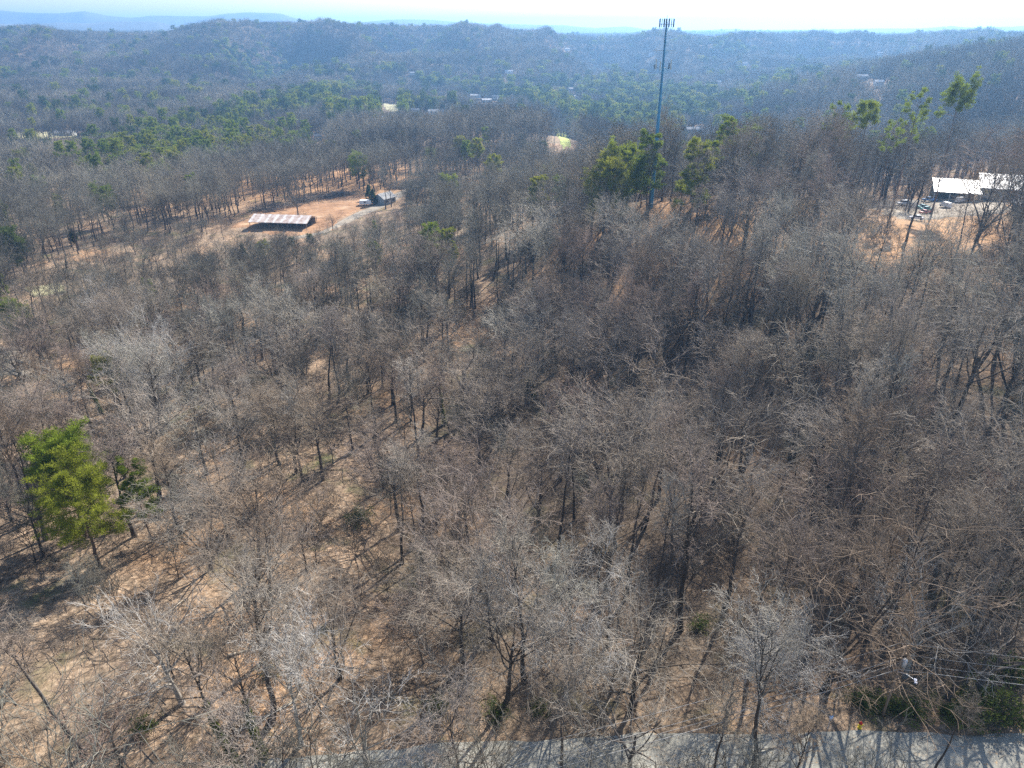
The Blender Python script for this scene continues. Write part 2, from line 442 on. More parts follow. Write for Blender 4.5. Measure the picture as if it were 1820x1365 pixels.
def bare(kind, seed, lod=0, dense=False):
    """returns chunk lists (trunk, crown) for a leafless tree of about 20 m"""
    rng = np.random.default_rng(seed)
    tr, cr = [], []
    k = kind
    spec = dict(
        round=dict(h=11.0, r=.34, n1=11, t1=.60, a1=lambda t: 1.1 - .55 * t, q1=.74, up1=.06, w1=.13),
        fan=dict(h=6.5, r=.34, n1=8, t1=.18, a1=.50, q1=1.9, up1=.06, w1=.10),
        forest=dict(h=19, r=.34, n1=13, t1=.60, a1=lambda t: 1.05 - .5 * t, q1=.36, up1=.09, w1=.12),
        narrow=dict(h=20, r=.28, n1=12, t1=.66, a1=lambda t: .85 - .35 * t, q1=.24, up1=.10, w1=.12),
        spread=dict(h=10, r=.40, n1=9, t1=.30, a1=lambda t: 1.15 - .45 * t, q1=1.0, up1=.03, w1=.20),
        small=dict(h=7.5, r=.11, n1=12, t1=.2, a1=.7, q1=.62, up1=.10, w1=.13),
    )[k]
    P0, R0 = trunk_line(spec['h'], spec['r'], rng, tip=.35 if k in ('round', 'fan', 'spread') else .12)
    fin = [1, .75, .5][lod]
    tshape = (lambda t: 1.25 - .5 * t) if k in ('forest', 'narrow') else (lambda t: .85 + .25 * t)
    P1, R1 = grow(P0, R0, spec['n1'], spec['t1'], spec['a1'], spec['q1'], 7, .55, rng, spec['w1'], spec['up1'], tshape, .05, .25)
    if k in ('round', 'fan', 'spread'):
        pass
    if lod == 0:
        n2, n3, n4 = dict(round=(6, 6, 5), fan=(7, 6, 5), forest=(6, 5, 5), narrow=(6, 5, 5), spread=(6, 5, 4), small=(6, 5, 3))[k]
        if dense: n2, n3, n4 = 8, 7, 6
        P2, R2 = grow(P1, R1, n2, .25 if dense else .32, .75, .5, 5, .6, rng, .17, .05, None, .03, .35)
        P3, R3 = grow(P2, R2, n3, .12, .7, .55, 4, .62, rng, .24, .05, None, .022, .6)
        P4, R4 = grow(P3, R3, n4, .12, .7, .66, 3, .75, rng, .26, .04, None, .0135, .45)
        tr += [tubes(P0, R0, 8), tubes(P1, R1, 6)]
        cr += [tubes(P2, R2, 4), tubes(P3, R3, 3), tubes(P4, R4, 3)]
    elif lod == 1:
        n2, n3 = dict(round=(7, 9), fan=(8, 9), forest=(5, 7), narrow=(5, 6), spread=(7, 9), small=(5, 7))[k]
        P2, R2 = grow(P1, R1, n2, .2, .75, .52, 4, .6, rng, .18, .05, None, .04, .4)
        P3, R3 = grow(P2, R2, n3, .1, .75, .75, 3, .7, rng, .22, .05, None, .026, .5)
        tr += [tubes(P0, R0, 6), tubes(P1, R1, 4)]
        cr += [tubes(P2, R2, 3), tubes(P3, R3, 3)]
    else:
        n2 = dict(round=10, fan=12, forest=6, narrow=6, spread=10, small=5)[k]
        P1, R1 = P1[:, ::2], R1[:, ::2]
        P2, R2 = grow(P1, R1 * 1.2, n2, .1, .8, .7, 3, .8, rng, .2, .05, None, .085, .5)
        tr += [tubes(P0[:, ::3], R0[:, ::3] * 1.2, 4), tubes(P1, R1 * 1.1, 3)]
        cr += [tubes(P2, R2, 3)]
    return tr, cr

def blades(C, n, rad_, ln, wd, rng, upb=.35, squash=.6):
    """n thin leaf or needle blades round each centre of C"""
    M = len(C); T = M * n
    c = np.repeat(C, n, 0)
    d = norm(rng.normal(size=(T, 3)))
    pos = c + d * rng.random((T, 1)) ** .5 * rad_ * np.array([1, 1, squash])
    dd = norm(d * [1, 1, .6] + rng.normal(size=(T, 3)) * .5 + [0, 0, upb])
    s = norm(np.cross(dd, rng.normal(size=(T, 3))))
    l = ln * (.6 + .8 * rng.random((T, 1)))
    V = np.stack([pos - s * wd, pos + s * wd, pos + dd * l], 1).reshape(-1, 3)
    return V, np.arange(T * 3).reshape(-1, 3)

def pine(kind, seed, lod=0):
    """returns (trunk tubes, needle blade lists) for an evergreen"""
    rng = np.random.default_rng(seed)
    nb = [52, 20, 8][lod]; ln = [.46, .7, 1.4][lod]; wd = [.055, .15, .38][lod]
    if kind == 'tall':        # high flat tufted crown on a long clear stem
        P0, R0 = trunk_line(26, .32, rng, bend=.015)
        P1, R1 = grow(P0, R0, 28, .62, lambda t: 1.5 - .6 * t, .19, 5, .35, rng, .12, .06, lambda t: 1.4 - .75 * t, .04, .3)
        tr_, sq, rr_ = .5, .5, .62
    elif kind == 'broad':     # wide rounded crown low down the stem
        P0, R0 = trunk_line(16.5, .33, rng, bend=.015)
        P1, R1 = grow(P0, R0, 44, .34, lambda t: 1.5 - .75 * t, .33, 5, .35, rng, .12, .10, lambda t: 1.12 - .6 * (2 * t - 1.25) ** 2, .04, .3)
        tr_, sq, rr_ = .35, .6, .66
    elif kind == 'thin':      # sparse tufts right up a slim stem
        P0, R0 = trunk_line(21, .22, rng, bend=.012)
        P1, R1 = grow(P0, R0, 34, .35, 1.3, .16, 4, .35, rng, .12, .03, lambda t: 1.2 - .5 * t, .03, .3)
        tr_, sq, rr_ = .4, .5, .5
    elif kind == 'flat':      # dense flat head on a bare stem
        P0, R0 = trunk_line(26, .30, rng, bend=.012)
        P1, R1 = grow(P0, R0, 22, .80, lambda t: 1.5 - .5 * t, .19, 5, .35, rng, .12, .05, lambda t: 1.5 - .7 * t, .04, .3)
        tr_, sq, rr_ = .45, .42, .7
    elif kind == 'sparse':    # few open limbs with thin sprays
        P0, R0 = trunk_line(26, .28, rng, bend=.012)
        P1, R1 = grow(P0, R0, 15, .62, lambda t: 1.45 - .4 * t, .17, 5, .35, rng, .12, .04, lambda t: 1.5 - .8 * t, .04, .3)
        tr_, sq, rr_, nb = .6, .35, .5, int(nb * .55)
    else:                     # cone, green to the ground
        P0, R0 = trunk_line(12, .2, rng, bend=.005, tip=.05)
        P1, R1 = grow(P0, R0, 60, .06, 1.25, .26, 4, .3, rng, .08, .05, lambda t: 1.15 - 1.05 * t, .02, .3)
        tr_, sq, rr_ = .3, .8, .5
    n2 = [5, 4, 2][lod] if kind != 'cone' else [3, 2, 1][lod]
    P2, R2 = grow(P1, R1, n2, tr_, .7, .42, 3, .6, rng, .15, .06, None, .02, .5)
    C = np.concatenate([P2[:, -1], P2[:, 1], P1[:, -1], P1[:, -2]]) if lod < 2 else np.concatenate([P2[:, -1], P1[:, -1]])
    V, t = blades(C, nb, rr_ * (1.25 if lod else 1), ln, wd, rng, .45, sq)
    s = [7, 5, 3][lod]
    return [tubes(P0, R0, s), tubes(P1, R1, 3)] + ([tubes(P2, R2, 3)] if lod < 2 else []), [(V, t)]

def chunked(parts, mi): return [(v, q, None, mi) for v, q in parts]
def tchunked(parts, mi): return [(v, None, t, mi) for v, t in parts]

def ivy_sleeve(P, R, t1, rng, n=1300):
    N = P.shape[1]
    t = rng.random(n) ** 1.5 * t1 * (N - 1)
    t = t[vnoise(t * 2.3 + 4, t * 0 + P[0, 3, 0]) + .35 * rng.random(len(t)) > .38]; n = len(t)
    i = np.clip(t.astype(int), 0, N - 2); f = (t - i)[:, None]
    c = P[0, i] * (1 - f) + P[0, i + 1] * f
    r = (R[0, i] * (1 - f[:, 0]) + R[0, i + 1] * f[:, 0])[:, None]
    a = rng.random(n) * 6.283
    c = c + np.stack([np.cos(a), np.sin(a), np.zeros(n)], 1) * (r + .02 + .16 * rng.random((n, 1)))
    return blades(c, 3, .08, .26, .085, rng, -.2, 1)

# the kinds of bare tree: (trunk mesh, crown mesh)
BARE = {}
for k, seeds in dict(round=(1, 2, 3), fan=(4, 5), forest=(6, 7, 8, 9), narrow=(10, 11), spread=(12, 13), small=(14, 15)).items():
    for s in seeds:
        tr, cr = bare(k, s)
        BARE.setdefault(k, []).append((np_mesh('bare_tree_trunk', chunked(tr, 0), [BARK]), np_mesh('bare_tree_crown', chunked(cr, 0), [TWIG])))
for k, s, nm in (('spread', 31, 'pale'), ('round', 32, 'pale'), ('fan', 33, 'pale')):
    tr, cr = bare(k, s, 0, k != 'spread')
    BARE.setdefault('pale_' + k, []).append((np_mesh('pale_tree_trunk', chunked(tr, 0), [PALEBARK]), np_mesh('pale_tree_crown', chunked(cr, 0), [PALETWIG])))
IVYM = []
for s in (41, 42):
    rng = np.random.default_rng(s)
    P0, R0 = trunk_line(19, .27, rng)
    V, t = ivy_sleeve(P0, R0, .6, rng)
    IVYM.append((s, np_mesh('ivy', [(V, None, t, 0)], [IVY], False)))
    tr, cr = bare('forest', s)
    BARE.setdefault('ivy', []).append((np_mesh('bare_tree_trunk', chunked(tr, 0), [BARK]), np_mesh('bare_tree_crown', chunked(cr, 0), [TWIG])))
PINES = {}
for k, seeds in dict(tall=(51, 52, 53), broad=(54, 55), thin=(56, 57), cone=(58, 59), flat=(60, 61), sparse=(62, 63)).items():
    for s in seeds:
        tr, nd = pine(k, s)
        PINES.setdefault(k, []).append((np_mesh('pine_trunk', chunked(tr, 0), [PINEBARK]),
                                        np_mesh('pine_needles', tchunked(nd, 0), [DARKNEEDLE if k == 'cone' else NEEDLE], False)))
HT = dict(round=17.0, fan=16.0, forest=22.0, narrow=22.5, spread=17, small=10.5, pale_spread=17, pale_round=17, pale_fan=16, ivy=22, tall=27.5, broad=19, thin=22, cone=12.5, flat=27, sparse=27)
WD = dict(round=7, fan=7, forest=5.5, narrow=3.8, spread=8, small=3.2, pale_spread=8, pale_round=7, pale_fan=7, ivy=5.5, tall=4, broad=5.5, thin=3, cone=3)

# ------------------------------------------------------------------ where nothing grows, and what must stay in sight
def wp(px, py, h=0): return at(px, py, h)
CLEAR = []      # world circles x, y, r
def clear(px, py, r, h=0):
    x, y, z = at(px, py, h); CLEAR.append((x, y, r)); return x, y, z
for px, py, r in ((450, 402, 13), (500, 400, 16), (550, 400, 16), (590, 385, 16), (600, 372, 16), (640, 365, 14), (680, 350, 13), (620, 352, 14), (540, 372, 14), (560, 362, 12),
                  (700, 340, 12), (735, 330, 12), (770, 324, 12), (480, 415, 12), (540, 418, 12), (815, 318, 9), (860, 338, 9), (640, 385, 10), (600, 400, 10)):
    clear(px, py, r)
for px, py, r in ((1580, 362, 11), (1620, 365, 12), (1650, 362, 12), (1690, 368, 14), (1560, 372, 10), (1600, 385, 8), (1650, 385, 8), (1740, 380, 12), (1790, 375, 14), (1700, 345, 14), (1740, 340, 14), (1780, 340, 16), (1818, 340, 16), (1700, 325, 12), (1760, 320, 14)):
    clear(px, py, r)
for px, py, r in ((690, 190, 16), (703, 196, 14), (1000, 236, 11), (1003, 248, 9), (1010, 262, 7), (1000, 230, 9), (110, 238, 18), (60, 241, 14), (20, 244, 14), (160, 238, 12), (200, 236, 9), (30, 660, 6), (15, 630, 6), (60, 510, 5), (75, 515, 5)):
    clear(px, py, r)
WHITE = plain('white_paint', (.78, .79, .80), .5)
WHITEROOF = plain('white_metal_roof', (.74, .74, .78), .35, .05)
PALEROOF = plain('pale_shingle', (.48, .48, .49), .9)
GREYROOF = plain('grey_shingle', (.30, .30, .30), .9)
BROWNROOF = plain('brown_shingle', (.25, .18, .14), .9)
GREENWALL = plain('grey_green_siding', (.27, .31, .29), .8)
DARKWALL = plain('dark_siding', (.10, .13, .15), .8)
GREYWALL = plain('grey_siding', (.30, .33, .34), .8)
BRICKW = plain('brick_wall', (.32, .17, .12), .9)
GLASS = plain('dark_glass', (.03, .04, .05), .15)
YELLOWP = plain('yellow_pane', (.6, .5, .08), .5)
WOOD = plain('weathered_wood', (.24, .19, .15), .9, .25, 3)
POLEW = plain('creosoted_pole', (.27, .20, .15), .9, .25, 3)
STEEL = plain('blue_grey_steel', (.07, .29, .50), .5, .1, .3)
DARKSTEEL = plain('dark_antenna_grey', (.10, .16, .22), .6)
LIGHTSTEEL = plain('pale_antenna_grey', (.55, .62, .62), .6)
RUBBER = plain('rubber', (.02, .02, .02), .9)
GALV = plain('galvanised_steel', (.5, .52, .55), .4, .1, 3, .4)
WIRE = plain('cable_sheath', (.30, .30, .30), .5)
FARH = [(565, 245, 20, 12, 9, GREYWALL, GREYROOF, 'grey house roof among bare trees above the power line'),
 (732, 130, 10, 16, 10, WHITE, WHITEROOF, 'tiny white house on the lower slope of the far hill, left of middle'),
 (787, 166, -10, 14, 9, GREYWALL, GREYROOF, 'grey house left of the cluster of pale roofs in the far valley'),
 (845, 170, 0, 30, 12, WHITE, WHITEROOF, 'long pale roof at the back of the far valley cluster'),
 (865, 178, 15, 26, 14, GREYWALL, WHITEROOF, 'wide pale roof in the middle of the far valley cluster'),
 (880, 172, -20, 18, 10, WHITE, GREYROOF, 'grey-roofed white house right in the far valley cluster'),
 (905, 127, 5, 26, 11, WHITE, WHITEROOF, 'long white building high above the valley cluster'),
 (775, 198, 0, 34, 10, WHITE, WHITEROOF, 'long low white roof behind the stand of green pines'),
 (738, 196, 10, 16, 9, GREYWALL, WHITEROOF, 'short pale roof left of the long low white roof'),
 (1014, 158, 10, 14, 10, WHITE, WHITEROOF, 'pale house left of the mast, above the yellow field'),
 (1022, 172, 60, 12, 9, WHITE, GREYROOF, 'small grey-roofed house below the pale house left of the mast'),
 (1158, 96, 0, 18, 10, WHITE, WHITEROOF, 'tiny white roof on the far hill just left of the mast'),
 (1008, 87, 0, 22, 12, WHITE, WHITEROOF, 'highest tiny white roof on the far hill left of the mast'),
 (1324, 113, 0, 18, 10, WHITE, WHITEROOF, 'white roof below the notch in the far hills right of the mast'),
 (1277, 146, 0, 12, 9, WHITE, WHITEROOF, 'single white cottage in the grey wood right of the mast'),
 (1564, 95, 0, 16, 10, WHITE, WHITEROOF, 'tiny white roof high on the far right hill'),
 (1532, 136, 0, 24, 10, GREYWALL, WHITEROOF, 'long pale roof at the foot of the far right hill'),
 (1562, 146, 0, 16, 10, WHITE, WHITEROOF, 'white house right of the long pale roof, far right'),
 (1232, 230, 5, 26, 10, GREYWALL, WHITEROOF, 'long pale roof among dark evergreens right of the mast foot'),
 (860, 343, 10, 15, 9, GREYWALL, GALV, 'grey metal-roofed house at the end of the gravel track')]
SEEH = []
for px, py, a, L, D, w, rf, lab in FARH:
    hh = 6 if py < 240 else 3
    x, y, z = clear(px, py, 11 if py < 240 else 8, hh)
    hw_ = F * L / 2 / y
    if px == 860: continue
    SEEH.append((px - hw_, px + hw_, py - 3, py + 5, y - 6, 0))
CL = np.array(CLEAR)
def blocked(X, Y, pad=0):
    X = np.asarray(X); Y = np.asarray(Y)
    d = np.sqrt((X[:, None] - CL[:, 0]) ** 2 + (Y[:, None] - CL[:, 1]) ** 2)
    m = (d < CL[:, 2] + pad).any(1)
    rd = road_far(X)
    m |= (Y < rd + 1.0) & (Y > rd - 8.2)
    return m
# open sight lines over low growth: picture box, distance up to which trees stay below it, share kept
SEE = [(428, 575, 376, 412, 345, 0), (575, 655, 352, 400, 345, .1), (630, 705, 338, 372, 395, 0), (540, 640, 345, 375, 370, .1),
       (1600, 1665, 350, 395, 255, .12), (1660, 1740, 312, 378, 262, .4), (1735, 1822, 302, 350, 275, .45), (1536, 1605, 355, 385, 255, .3),
       (680, 708, 184, 200, 5000, 0), (985, 1016, 222, 268, 800, 0), (88, 152, 226, 245, 800, 0), (0, 88, 234, 248, 800, .15),
       (1160, 1182, 120, 247, 245, 0), (1480, 1600, 1190, 1325, 62, .1), (1050, 1142, 268, 340, 232, 0), (1205, 1275, 255, 320, 220, .1), (935, 980, 315, 380, 230, .15), (1490, 1580, 190, 330, 250, 0), (1600, 1665, 165, 300, 245, 0), (1000, 1035, 295, 360, 240, .1), (1670, 1730, 195, 260, 250, .1),
       (45, 195, 795, 975, 92, .0), (200, 290, 835, 910, 96, 0), (165, 215, 632, 680, 125, 0), (1020, 1180, 1312, 1365, 56, .75), (860, 1000, 1318, 1365, 56, .5),
       (0, 60, 645, 670, 130, .2)] + SEEH
def hides(X, Y, H, W, rng):
    """True for trees that would stand across one of the open sight lines"""
    Z = ground(X, Y)
    px, pb, dep = proj(X, Y, Z)
    _, pt, _ = proj(X, Y, Z + H)
    hw = F * W * .8 / dep
    bad = np.zeros(len(X), bool)
    for x0, x1, y0, y1, dist, keep in SEE:
        m = (Y < dist) & (px + hw > x0) & (px - hw < x1) & (pt < y1) & (pb > y0)
        bad |= m & (rng.random(len(X)) >= keep)
    return bad

placed = []     # x, y, r of every hand-placed tree
# label, kind, variant, picture x, y of the crown (or base when h=0), height of that point, total height, turn, tilt
HAND = [
 ('round pale bare tree with a dense domed crown beside the road', 'pale_round', 0, 1362, 1205, 10, 15.5, .4, (0, 0)),
 ('pale bare tree with upswept fan of twigs above the road shoulder', 'pale_fan', 0, 1010, 1140, 11, 16.5, 1.1, (0, 0)),
 ('pale-limbed bare tree with wide arching branches behind the yellow hydrant', 'pale_spread', 0, 1640, 1110, 9, 17, 0.2, (0, -.05)),
 ('big leaning bare tree with thick pale limbs at the right edge beside the road', 'spread', 0, 1760, 1150, 9, 18, 2.1, (0, .25)),
 ('wide bare tree with a broad low dome, topmost above the hydrant at right', 'round', 1, 1640, 900, 12, 19, 2.6, (0, 0)),
 ('pale bare tree with long white limbs rising above the lower left slope', 'pale_spread', 0, 300, 1170, 8, 18, 4.0, (0, -.08)),
 ('white-limbed bare tree bending over the road at bottom left of centre', 'pale_spread', 0, 640, 1290, 9, 15, 5.2, (.1, .05)),
 ('bare tree with crooked yellowish limbs low over the road at bottom centre', 'spread', 1, 1120, 1300, 8, 13.5, .9, (.12, 0)),
 ('grey bare tree with even rounded crown left of the picture middle', 'round', 0, 560, 760, 12, 18, .3, (0, 0)),
 ('bare fan-shaped tree with pale twigs in the dark hollow right of centre', 'fan', 1, 1030, 640, 11, 17, 1.3, (0, 0)),
 ('wide fuzzy grey bare tree on the rise just right of the hollow', 'round', 2, 1215, 575, 11, 18, 2.3, (0, 0)),
 ('bare tree with purple-grey rounded crown in the wood high at right', 'round', 1, 1530, 650, 12, 18, 5.3, (0, 0)),
 ('tall bare tree with thick dark straight trunk standing in shade above round pale tree', 'forest', 0, 1210, 1120, 0, 27, 1, (0, .02)),
 ('dark straight bare tree close to the right of the thick tall trunk', 'forest', 1, 1288, 1085, 0, 25, 2, (0, 0)),
 ('tall dark bare tree with fine crown, trunk clear of branches, mid right', 'forest', 2, 1452, 1035, 0, 31, 3, (0, 0)),
 ('bare tree with double stem leaning left in the row above the middle left', 'fan', 0, 500, 715, 0, 18, 3.2, (0, -.05)),
 ('bare tree with dark straight trunk at the edge of the leafy slope, middle left', 'forest', 3, 620, 695, 0, 22, 4.1, (0, 0)),
 ('bare tree with dark forked trunk beside the straight one, middle left', 'fan', 1, 655, 700, 0, 18, 4.4, (0, 0)),
 ('slender dark bare tree third in the row at the leafy slope, middle left', 'narrow', 0, 680, 690, 0, 20, 4.4, (0, 0)),
 ('leaning dark bare tree with long side limb left of the dark hollow', 'spread', 1, 830, 750, 0, 22, .5, (0, -.14)),
 ('bare tree with broad grey crown standing below the orange dirt lot', 'round', 0, 560, 530, 11, 17, .9, (0, 0)),
 ('broad grey bare tree left of the one below the dirt lot', 'fan', 0, 400, 555, 11, 17, 1.9, (0, 0)),
 ('pale grey bare tree with arching crown, far left above the parking strip', 'pale_fan', 0, 205, 590, 9, 17, 2.9, (0, 0)),
 ('bare tree with thin branching crown at the left edge above the pale drive', 'fan', 1, 60, 590, 9, 17, 3.9, (0, 0)),
 ('dark-trunked bare tree with forked top right of the small yellow-topped pine', 'fan', 0, 243, 640, 0, 18, .6, (0, 0)),
 ('leaning dark bare tree below the white metal-roofed building', 'forest', 1, 1590, 600, 0, 26, .7, (0, .14)),
 ('second leaning dark bare tree right of the one below the metal-roofed building', 'forest', 2, 1730, 660, 0, 28, 1.7, (0, .2)),
 ('tall forked bare tree in front of the white metal roof', 'fan', 0, 1735, 430, 0, 24, 2.7, (0, .1)),
 ('tall forked bare tree at the right edge in front of the dark shed', 'fan', 1, 1800, 410, 0, 24, 3.7, (0, .05)),
 ('bare tree with dark thick trunk left of the parked cars', 'forest', 3, 1605, 440, 0, 27, 2.2, (0, .06)),
 ('bare tree with many fine pinkish twigs above the bottom left slope', 'round', 2, 700, 850, 11, 18, .4, (0, 0)),
 ('rounded bare tree with brownish twigs near the picture middle', 'round', 1, 830, 890, 11, 17, 4.4, (0, 0)),
 ('dark bare tree with crooked limbs spread over the shaded hollow', 'spread', 0, 960, 860, 9, 16, 3.4, (0, 0)),
 ('bare brown-twigged tree right of the tangle in the middle hollow', 'round', 0, 1180, 800, 11, 18, 1.4, (0, 0)),
 ('bare tree with pinkish rounded crown between the hollow and the dark trunks', 'round', 2, 1330, 780, 12, 19, 1.0, (0, 0)),
 ('wide bare tree with long low limbs at the right edge over dark ground', 'spread', 1, 1765, 960, 10, 18, 1.3, (0, 0)),
 ('tangled brown bare tree directly above the road, left of the fan-shaped one', 'round', 0, 820, 1090, 10, 16, 2.4, (0, 0)),
 ('tall bare trunk tree leaning left in the bottom left corner', 'narrow', 1, 150, 1345, 0, 23, .2, (0, -.25)),
 ('thick dark bare tree crossing the road at bottom centre', 'forest', 0, 1000, 1395, 0, 16, .2, (0, -.03)),
 ('thick dark bare tree at bottom right in front of the road near the pole', 'narrow', 1, 1650, 1392, 0, 14, .2, (0, .02)),
]
IVYHAND = [
 ('bare tree with bright green ivy up its trunk at the roadside, bottom left', 0, 425, 1362, 21, (0, -.12)),
 ('second ivy-wrapped bare tree right of the first at the roadside, bottom left', 1, 470, 1352, 20, (0, -.06)),
 ('bare tree wrapped in dark ivy left of the small yellow-topped pine', 0, 182, 735, 17, (0, -.1)),
 ('ivy-covered bare tree deep in the wood left of the middle hollow', 1, 790, 755, 19, (0, -.08)),
]
PHAND = [   # evergreens
 ('broad dark green pine, rearmost of the three-pine clump at far left', 'broad', 0, 112, 835, 14.5, 21, 0),
 ('bright yellow-green broad pine, front one of the clump at far left', 'broad', 1, 138, 890, 13.5, 19, 1),
 ('small airy green pine right of the broad pines at far left', 'thin', 0, 243, 862, 12, 17, 2),
 ('slim pine with small yellow-green top beside the ivy trunk at left', 'tall', 0, 190, 655, 17, 20, 1.2),
 ('big bright green pine, left half of the rounded mass left of the mobile mast', 'broad', 0, 1078, 325, 14, 21, 1.2),
 ('big bright green pine, top of the rounded mass left of the mobile mast', 'broad', 1, 1110, 302, 16, 23, 2.2),
 ('big bright green pine, right half of the rounded mass left of the mobile mast', 'broad', 0, 1142, 322, 14, 21, 3.2),
 ('lower front green pine of the rounded mass left of the mobile mast', 'broad', 1, 1105, 348, 11.5, 17, 4.2),
 ('dark green pyramid pine left of the big rounded pine mass', 'thin', 1, 957, 355, 13, 22, 1),
 ('slender dark pine first left of the big rounded pine mass', 'thin', 0, 1023, 320, 13, 20, 2),
 ('slender dark pine second left of the big rounded pine mass', 'thin', 1, 995, 335, 13, 18, 3),
 ('tall green pine with a long one-sided crown right of the mobile mast', 'thin', 0, 1238, 300, 16, 25, 3),
 ('tall green pine close behind the one-sided pine right of the mast', 'tall', 1, 1265, 280, 20, 25, 3),
 ('dark flat-topped pine with long bare stem standing above the right wood', 'flat', 1, 1541, 212, 29, 33, 4),
 ('olive pine with loose crown left of the dark flat-topped pine', 'sparse', 1, 1488, 222, 24, 28, 5),
 ('tallest sparse yellow-green pine with long bare stem, high at right', 'sparse', 0, 1628, 188, 31, 35, 1),
 ('small dark-topped pine right of the tallest sparse pine', 'flat', 0, 1698, 215, 26, 30, 2),
 ('low yellow-green pine between the tallest pine and the flat-topped one', 'sparse', 1, 1592, 232, 21, 25, 2),
 ('small round green pine on the ridge right of the mobile mast', 'tall', 2, 1296, 232, 20, 24, 2),
 ('little dark green pine on the ridge right of the small round one', 'thin', 1, 1337, 243, 19, 23, 2),
 ('dark pine at the foot of the mobile mast', 'thin', 0, 1160, 262, 17, 22, 2),
 ('tiny cedar in the dim hollow at the picture middle', 'cone', 0, 942, 690, 3, 6, 0),
 ('round green cedar left of the tin-roofed barn in the scrub', 'cone', 1, 128, 420, 4, 8, 0),
 ('olive green cedar below the tin-roofed barn', 'cone', 0, 432, 448, 4, 8, 0),
 ('dark cedar beside the grey shed', 'cone', 1, 655, 343, 4, 9, 0),
 ('second dark cedar left of the grey shed door side', 'cone', 0, 663, 352, 4, 9, 1),
 ('small dark cedar in brush right of the grey shed', 'cone', 1, 726, 352, 3, 7, 1),
 ('small cedar beside the grey metal roof in the valley', 'cone', 0, 815, 342, 4, 9, 1),
 ('big dark green round evergreen left of the olive pines in the left valley', 'broad', 0, 222, 215, 11, 22, 1),
 ('big dark green round evergreen right of its twin in the left valley', 'broad', 1, 292, 211, 11, 22, 2),
 ('yellow-green pine standing beside the white house far left', 'cone', 0, 48, 215, 9, 18, 2),
 ('small green bush-like pine in the grey wood, upper left middle', 'thin', 0, 265, 515, 9, 13, 2),
 ('pale yellow-budding tree cut by the left edge', 'thin', 1, 2, 512, 8, 13, 2),
]
def make_tree(name, kind, variant, x, y, H, rz, tilt, label=None, cat='bare tree', group=None, src=BARE):
    z = float(ground(x, y))
    t = empty(name, (x, y, z - .1), rz, (0, 0), H / HT[kind])
    # lean is in world axes, then turned about the vertical
    from mathutils import Euler
    t.rotation_euler = (Euler((tilt[0], tilt[1], 0)).to_matrix() @ Euler((0, 0, rz)).to_matrix()).to_euler()
    tag(t, label, cat, group)
    if src is BARE:
        wd = (.78 if (x > 5 and kind in ('forest', 'narrow')) else 1.0) + .3 * ((x * 7.31 + y * 3.77) % 1)
        if kind.startswith('pale'): wd = .86
        t.scale = (t.scale[0] * wd, t.scale[1] * wd, t.scale[2])
    a, b = src[kind][variant % len(src[kind])]
    link_mesh('trunk', a, t)
    link_mesh('crown' if src is BARE else 'needles', b, t)
    return t
G_BARE = 'bare trees of the winter wood'
G_PINE = 'evergreens scattered through the wood'
for lab, kind, va, px, py, h, H, rz, tilt in HAND:
    x, y, z = at(px, py, h)
    make_tree('bare_tree', kind, va, x, y, H, rz, tilt, lab, 'bare tree', G_BARE)
    placed.append((x, y, 3.6))
for lab, va, px, py, H, tilt in IVYHAND:
    x, y, z = at(px, py, 0)
    t = make_tree('ivy_clad_tree', 'ivy', va, x, y, H, .5, tilt, lab, 'ivy-clad tree', 'ivy-clad trees')
    link_mesh('ivy', IVYM[va][1], t)
    placed.append((x, y, 3.4))
hand_pines = []
DIST = {'dark flat-topped': 255, 'olive pine with': 262, 'tallest sparse': 248, 'small dark-topped': 262, 'low yellow-green': 265, 'small round green': 262, 'little dark green': 268, 'at the foot of': 243,
        'mass left of the mobile mast': 246, 'one-sided crown': 226, 'behind the one-sided': 240}
for lab, kind, va, px, py, h, H, rz in PHAND:
    x, y, z = at(px, py, h)
    for key, D in DIST.items():
        if key in lab:
            D = D + 7 * (rz - 2) if 'mass left' in lab else D
            v = py - 682.5
            x, y = (px - 910) / (F * _c - v * _s) * D, D
            z = float(ground(x, y)); H += CAMZ - D * (F * _s + v * _c) / (F * _c - v * _s) - z - h     # as tall as it stands in sight
    t = make_tree('evergreen_tree', kind, va, x, y, H, rz, (0, 0), lab, 'evergreen', G_PINE, PINES)
    placed.append((x, y, 4.0)); hand_pines.append((x, y))
    if y > 235 and px > 1450: t.scale = (t.scale[0] * .72, t.scale[1] * .72, t.scale[2])
    if 'yellow-budding' in lab:
        t.children[1].data = t.children[1].data.copy(); t.children[1].data.materials[0] = BUDS
PL = np.array(placed)

# ------------------------------------------------------------------ the rest of the wood
def jitter_zone(r0, r1, s, half=rad(43), seed=1, ymin=28):
    rng = np.random.default_rng(seed)
    xs = np.arange(-r1, r1, s); ys = np.arange(ymin, r1, s)
    X, Y = np.meshgrid(xs, ys)
    X = X + rng.uniform(-.42, .42, X.shape) * s; Y = Y + rng.uniform(-.42, .42, Y.shape) * s
    X, Y = X.ravel(), Y.ravel()
    r = np.hypot(X, Y)
    m = (r >= r0) & (r < r1) & (np.abs(X) < 14 + Y * math.tan(half))
    return X[m], Y[m], rng
